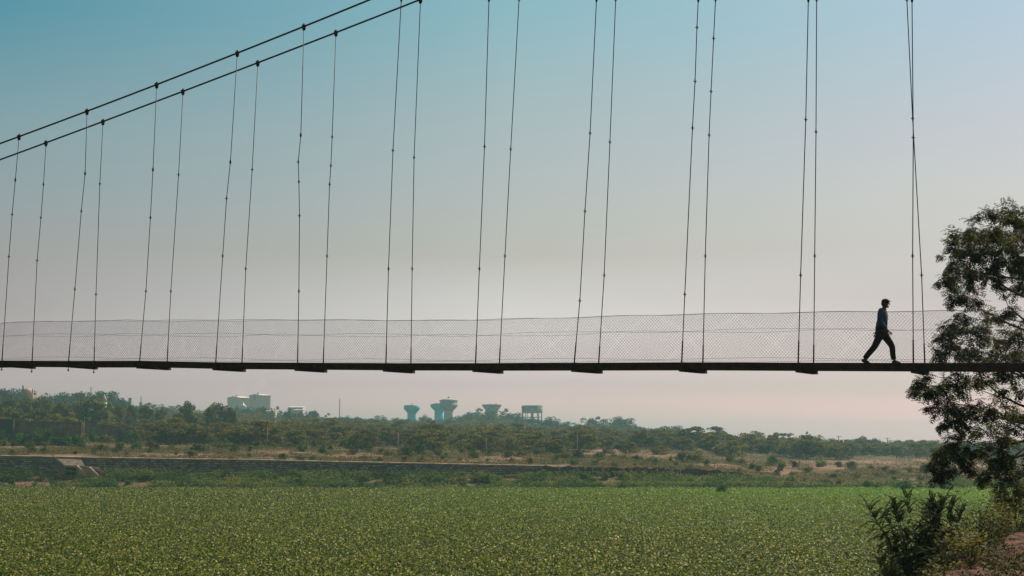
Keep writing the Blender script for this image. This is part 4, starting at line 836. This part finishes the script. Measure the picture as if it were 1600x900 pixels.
for px, py, rp, dn in CL:
    if py < 365: py += 8
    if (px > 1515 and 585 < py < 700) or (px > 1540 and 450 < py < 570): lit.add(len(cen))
    c = at(px, py, 43+rt.uniform(-2.2,2.4)); c.y = max(c.y, 39.6); cen.append((c, rp*43/FPX, dn))
nodes = [(TB, .19)]
tp = [TB, Vector((TB.x-.15, 43, TB.z+1.6)), Vector((TB.x-.1, 43.1, TB.z+3.2)), Vector((TB.x+.2, 43, TB.z+4.8)), Vector((TB.x-.1, 42.9, TB.z+6.2)), Vector((TB.x-.4, 43, TB.z+7.6))]
T = thing("leafy_tree", "big dark leafy tree at the right edge, just behind the end of the bridge", "tree", TB); L0 = TB.copy()
mb = MB(); mb.tube([p-L0 for p in tp], [.24,.20,.17,.14,.10,.05], 9); nodes = [(tp[1],.12)]
for a, b, ra, rb_ in zip(tp[1:-1], tp[2:], (.20,.17,.14,.10), (.17,.14,.10,.05)):
    for k in range(4): nodes.append((a.lerp(b, (k+1)/4), ra+(rb_-ra)*(k+1)/4))
for c, rad, dn in sorted(cen, key=lambda q: (q[0]-tp[3]).length):
    up_ = c.z > EYE+.6; best = min(nodes, key=lambda n: (n[0]-c).length + (max(0, n[0].z-c.z+.7)*1.1 if up_ else max(0, c.z-n[0].z+.3)*.9) + .06/(n[1]+.02)); p, r0 = best; r0 = min(r0*.6, .055); dd = (c-p).length; pts = [p]
    sag = Vector((rt.uniform(-.15,.15)*dd, rt.uniform(-.12,.12)*dd, (-.10 if up_ else .18)*dd))
    for k in range(1, 6): f = k/5; pts.append(p.lerp(c, f)+sag*4*f*(1-f)*.5); nodes.append((pts[-1], max(.008, r0*(1-.65*f))))
    mb.tube([q-L0 for q in pts], [max(.008, r0*(1-.65*k/5)) for k in range(6)], 6)
leaf, sunlit, twigs = [], [], MB()
for ci, (c, rad, dn) in enumerate(cen):
    for k in range(int(7.2*dn*(rad/.42)**1.6)+4):
        d = Vector((rt.gauss(0,1), rt.gauss(0,1), rt.gauss(0,1)+.1)).normalized(); st_ = c + d*rad*rt.uniform(0,.45); tl = rad*rt.uniform(.5,.95); pts = [st_]; dd = d.copy()
        for i in range(5): dd = (dd+Vector((0,0,-.07))+Vector((rt.uniform(-.15,.15),)*3)).normalized(); pts.append(pts[-1]+dd*tl/5)
        twigs.tube([q-L0 for q in pts], [.007,.006,.005,.004,.003,.002], 3, False)
        for i in range(1, 6):
            for q in range(2 if i < 5 else 3):
                ld = (dd*.5+Vector((rt.gauss(0,1), rt.gauss(0,1), rt.gauss(0,.7)-.4))).normalized()
                tgt = sunlit if (ci in lit and rt.random() < .30) or rt.random() < .08 else leaf
                pinnate(pts[i]-L0, ld, Vector((rt.uniform(-.4,.4), rt.uniform(-.4,.4), 1)), rt.uniform(.20,.32), 4, rt.uniform(.10,.155), .044, .9, rt, tgt, [], .5)
mb.build("trunk", M_bark, T); twigs.build("twigs", M_bark, T)
M_leaf = mat("dark_leaflets", (.007,.012,.003), rough=.7, spec=.05, noise=(1.2,(.018,.027,.006),3), trans=.14, tcol=(.12,.14,.02))
M_sunlit = mat("yellow_green_leaflets", (.07,.11,.015), rough=.5, noise=(2,(.19,.15,.025),2), trans=.55)  # brighter leaf colour that paints sunlight onto part of the foliage
link("crown", np_mesh("crown", np.array([[tuple(v) for v in q] for q in leaf]), 4), M_leaf, T)
o = link("sunlit_leaves", np_mesh("sunlit_leaves", np.array([[tuple(v) for v in q] for q in sunlit]), 4), M_sunlit, T); o['label'] = "yellow green leaves with sunlight painted into their colour"
print("tree leaflets", len(leaf), len(sunlit))
# thin sapling
p = foot(1593, 37); t = thing("sapling", "thin bare stemmed sapling with dark hanging leaves on the bank at the right edge", "sapling", p); mb = MB(); q = []; rs = random.Random(8); hh = zpix(752,37)-p.z
pts = [Vector((0,0,-.1)), Vector((-.06,0,hh*.3)), Vector((.0,.02,hh*.6)), Vector((-.08,0,hh*.85)), Vector((-.05,0,hh))]; mb.tube(pts, [.028,.022,.018,.012,.006], 6)
for k in range(26):
    b = rs.uniform(0,6.28); s_ = pts[3].lerp(pts[4], rs.uniform(-1.2,1)); pinnate(s_, (math.cos(b), math.sin(b), rs.uniform(-.2,.5)), (0,0,1), rs.uniform(.25,.4), 5, .11, .035, 1.6, rs, q, [], .6)
mb.build("stem", M_bark, t); link("foliage", np_mesh("foliage", np.array([[tuple(v) for v in f] for f in q]), 4), M_leaf, t)

# ------------------------------------------------------------------ the walking person
def skin(name, J, E, root, m=None, parent=None, sub=2, extra=None):
    me = bpy.data.meshes.new(name); keys = list(J); me.from_pydata([J[k][0] for k in keys], [(keys.index(a), keys.index(b)) for a, b in E], []); o = bpy.data.objects.new(name, me); COL.objects.link(o)
    o.modifiers.new("s", 'SKIN').use_smooth_shade = True
    for i, k in enumerate(keys):
        sv = me.skin_vertices[0].data[i]; rr = J[k][1]; sv.radius = rr if isinstance(rr, tuple) else (rr, rr); sv.use_root = (k == root)
    sd_ = o.modifiers.new("d", 'SUBSURF'); sd_.levels = sd_.render_levels = sub
    bpy.context.view_layer.update(); dg = bpy.context.evaluated_depsgraph_get(); e = o.evaluated_get(dg); m2 = bpy.data.meshes.new_from_object(e); COL.objects.unlink(o); bpy.data.objects.remove(o)
    mb = MB(); mb.add([v.co[:] for v in m2.vertices], [tuple(p.vertices) for p in m2.polygons], True)
    if extra: extra(mb)
    return mb.build(name, m, parent)
M_skin = mat("skin", (.09,.045,.028), rough=.6); M_shirt = mat("teal_shirt", (.008,.036,.085), rough=.85, noise=(9,(.018,.07,.15),4)); M_trous = mat("dark_trousers", (.006,.006,.007), rough=.9); M_hair = mat("black_cap", (.01,.01,.01), rough=.8); M_shoe = mat("dark_shoes", (.015,.013,.012), rough=.6)
s_, _ = bproj(1379.5, 566, .5); pz = deck_z(s_)-.005; P0 = bpt(s_, .5, pz)
man = thing("person", "person in a teal shirt and dark trousers striding along the bridge deck", "person", P0, -BTH); man.scale = (1.03, 1.1, 1.045)
SH = dict(rS=(.035,-.175,1.315), rE=(.005,-.235,1.05), rW=(.165,-.20,.835), lS=(.035,.175,1.315), lE=(-.12,.225,1.06), lW=(-.185,.20,.83))
LG = dict(rH=(-.02,-.085,.80), rK=(-.175,-.095,.435), rA=(-.435,-.10,.135), lH=(.03,.085,.80), lK=(.225,.09,.45), lA=(.255,.09,.10))
J = dict(pel=((0,0,.83),(.10,.085)), sp=((.02,0,1.02),(.11,.09)), ch=((.04,0,1.22),(.135,.10)), nb=((.055,0,1.355),(.06,.055)), nk=((.08,0,1.415),.048), hd=((.115,0,1.49),(.072,.085)), ht=((.118,0,1.565),(.062,.075)))
E = [('pel','sp'),('sp','ch'),('ch','nb'),('nb','nk'),('nk','hd'),('hd','ht')]
for s in 'rl':
    J[s+'S'] = (SH[s+'S'],.052); J[s+'E'] = (SH[s+'E'],.038); J[s+'W'] = (SH[s+'W'],.026); E += [('ch',s+'S'),(s+'S',s+'E'),(s+'E',s+'W')]
    w, e = Vector(SH[s+'W']), Vector(SH[s+'E']); h_ = w+(w-e).normalized()*.075 + (Vector((.02,0,-.01)) if s == 'r' else Vector((0,0,-.01))); J[s+'P'] = (h_[:], (.022,.036)); E.append((s+'W',s+'P'))
    J[s+'H'] = (LG[s+'H'],.082); J[s+'K'] = (LG[s+'K'],.05); J[s+'A'] = (LG[s+'A'],.036); E += [('pel',s+'H'),(s+'H',s+'K'),(s+'K',s+'A')]
    toe = (-.315,-.10,.035) if s == 'r' else (.385,.095,.035); J[s+'T'] = (toe,(.035,.022)); E.append((s+'A',s+'T'))
def extras(mb):
    mb.ball((.205,0,1.485), .016, 5, (1,.7,1.4)); mb.ball((.185,-.032,1.51), .011, 5); mb.ball((.185,.032,1.51), .011, 5); mb.ball((.182,0,1.445), .02, 5, (.6,1.1,.4)); mb.ball((.155,0,1.415), .035, 6, (1,.9,.7))
    for y in (-.082,.082): mb.ball((.10,y,1.49), .022, 6, (.8,.4,1.4))
    for s, ysd in (('r',-1),('l',1)):
        p = Vector(J[s+'P'][0]); w = Vector(SH[s+'W']); d = (p-w).normalized(); side = Vector((d.z,0,-d.x)).normalized() if s == 'r' else Vector((d.z,0,-d.x)).normalized()
        cu = Vector((0,-ysd,0))
        for k, L_ in enumerate((.072,.080,.075,.058)):
            o_ = side*(.027-.018*k); a = p+o_; mb.tube([a, a+d*.03+o_*.1, a+d*(L_*.62)+cu*.012, a+d*(L_*.85)+cu*.032], [.0105,.0095,.0085,.006], 6)
        a = w+d*.03+side*.02; mb.tube([a, a+side*.028+d*.02, a+side*.034+d*.05+cu*.01], [.012,.0105,.007], 6)
skin("body", J, E, 'pel', M_skin, man, 2, extras)
JS = dict(b=((-.015,0,.79),(.165,.148)), a=((.0,0,.90),(.165,.142)), sp=((.015,0,1.04),(.165,.14)), ch=((.03,0,1.22),(.18,.15)), nb=((.05,0,1.345),(.085,.07)), co=((.07,0,1.39),(.055,.055)))
ES = [('b','a'),('a','sp'),('sp','ch'),('ch','nb'),('nb','co')]
for s in 'rl':
    JS[s+'S'] = (SH[s+'S'],.082); JS[s+'E'] = (SH[s+'E'],.064); JS[s+'W'] = ((Vector(SH[s+'E']).lerp(Vector(SH[s+'W']),.92))[:],.040); ES += [('ch',s+'S'),(s+'S',s+'E'),(s+'E',s+'W')]
skin("shirt", JS, ES, 'ch', M_shirt, man)
JT = dict(wa=((.0,0,.89),(.148,.125)), pel=((-.005,0,.83),(.150,.128)), cr=((0,0,.77),(.14,.115))); ET = [('wa','pel'),('pel','cr')]
for s in 'rl':
    JT[s+'H'] = (LG[s+'H'][:2]+(.74,),.112); JT[s+'K'] = (LG[s+'K'],.080); JT[s+'C'] = ((Vector(LG[s+'K']).lerp(Vector(LG[s+'A']),.55)+Vector((-.012,0,0)))[:],.073); JT[s+'A'] = (LG[s+'A'],.066); ET += [('cr',s+'H'),(s+'H',s+'K'),(s+'K',s+'C'),(s+'C',s+'A')]
skin("trousers", JT, ET, 'pel', M_trous, man)
for pts in ([(-.50,-.10,.125),(-.43,-.10,.085),(-.35,-.10,.045),(-.28,-.10,.03)], [(.20,.09,.045),(.27,.09,.055),(.34,.093,.04),(.425,.097,.032)]):
    skin("shoe", dict(a=(pts[0],(.045,.038)), b=(pts[1],(.05,.05)), c=(pts[2],(.045,.038)), d=(pts[3],(.035,.024))), [('a','b'),('b','c'),('c','d')], 'b', M_shoe, man)
mb = MB(); mb.ball((.105,0,1.545), .098, 8, (1.03,.86,.82)); mb.ball((.07,0,1.495), .085, 8, (.85,.95,.9)); mb.hexa([(.14,-.06,1.555),(.245,-.045,1.548),(.245,.045,1.548),(.14,.06,1.555),(.14,-.06,1.572),(.240,-.04,1.558),(.240,.04,1.558),(.14,.06,1.572)]); mb.build("cap", M_hair, man)

# ------------------------------------------------------------------ steam and haze
def vol(name, dens, col, aniso=0.):
    m = bpy.data.materials.new(name); m.use_nodes = True; n, l = m.node_tree.nodes, m.node_tree.links; n.remove(n['Principled BSDF']); v = n.new('ShaderNodeVolumePrincipled')
    v.inputs['Density'].default_value = dens; v.inputs['Color'].default_value = (*col,1); v.inputs['Anisotropy'].default_value = aniso; l.new(v.outputs[0], n['Material Output'].inputs['Volume']); return m
for i, (px, py, Y) in enumerate(((372,612,1575),(402,606,1495))):
    p = at(px, py+9, Y); mb = MB(); n = 14; vs = []
    for j in range(9):
        f = j/8; r_ = (2.0+11*f)*(1-.9*max(0, f-.55)/.45)*1.0
        for k in range(n): th = 2*math.pi*k/n; q_ = r_*(1+.18*math.sin(3*th+j)+.1*math.sin(5*th-2*j)); vs.append((6*f+q_*math.cos(th), q_*.8*math.sin(th), 17*f))
    mb.add(vs, [(j*n+k, j*n+(k+1)%n, (j+1)*n+(k+1)%n, (j+1)*n+k) for j in range(8) for k in range(n)]+[tuple(range(n))[::-1], tuple(range(8*n, 9*n))], True)
    o = mb.build("steam", vol("steam_air", .006, (.95,.95,.95), .3), None, p); setting(o, 'stuff'); tag(o, ("faint steam drifting above the smaller factory block", "faint steam drifting above the tall factory block with the emblem")[i], "steam")
HAZE_D, HAZE_C = .00023, (.31,.61,.70)
mb = MB(); mb.box((0, 2150, 35.5), (5600, 4400, 85)); hz = mb.build("haze", vol("haze_air", HAZE_D, HAZE_C, .2)); setting(hz, 'stuff'); tag(hz, "thin blue haze in the air over the whole valley", "haze")
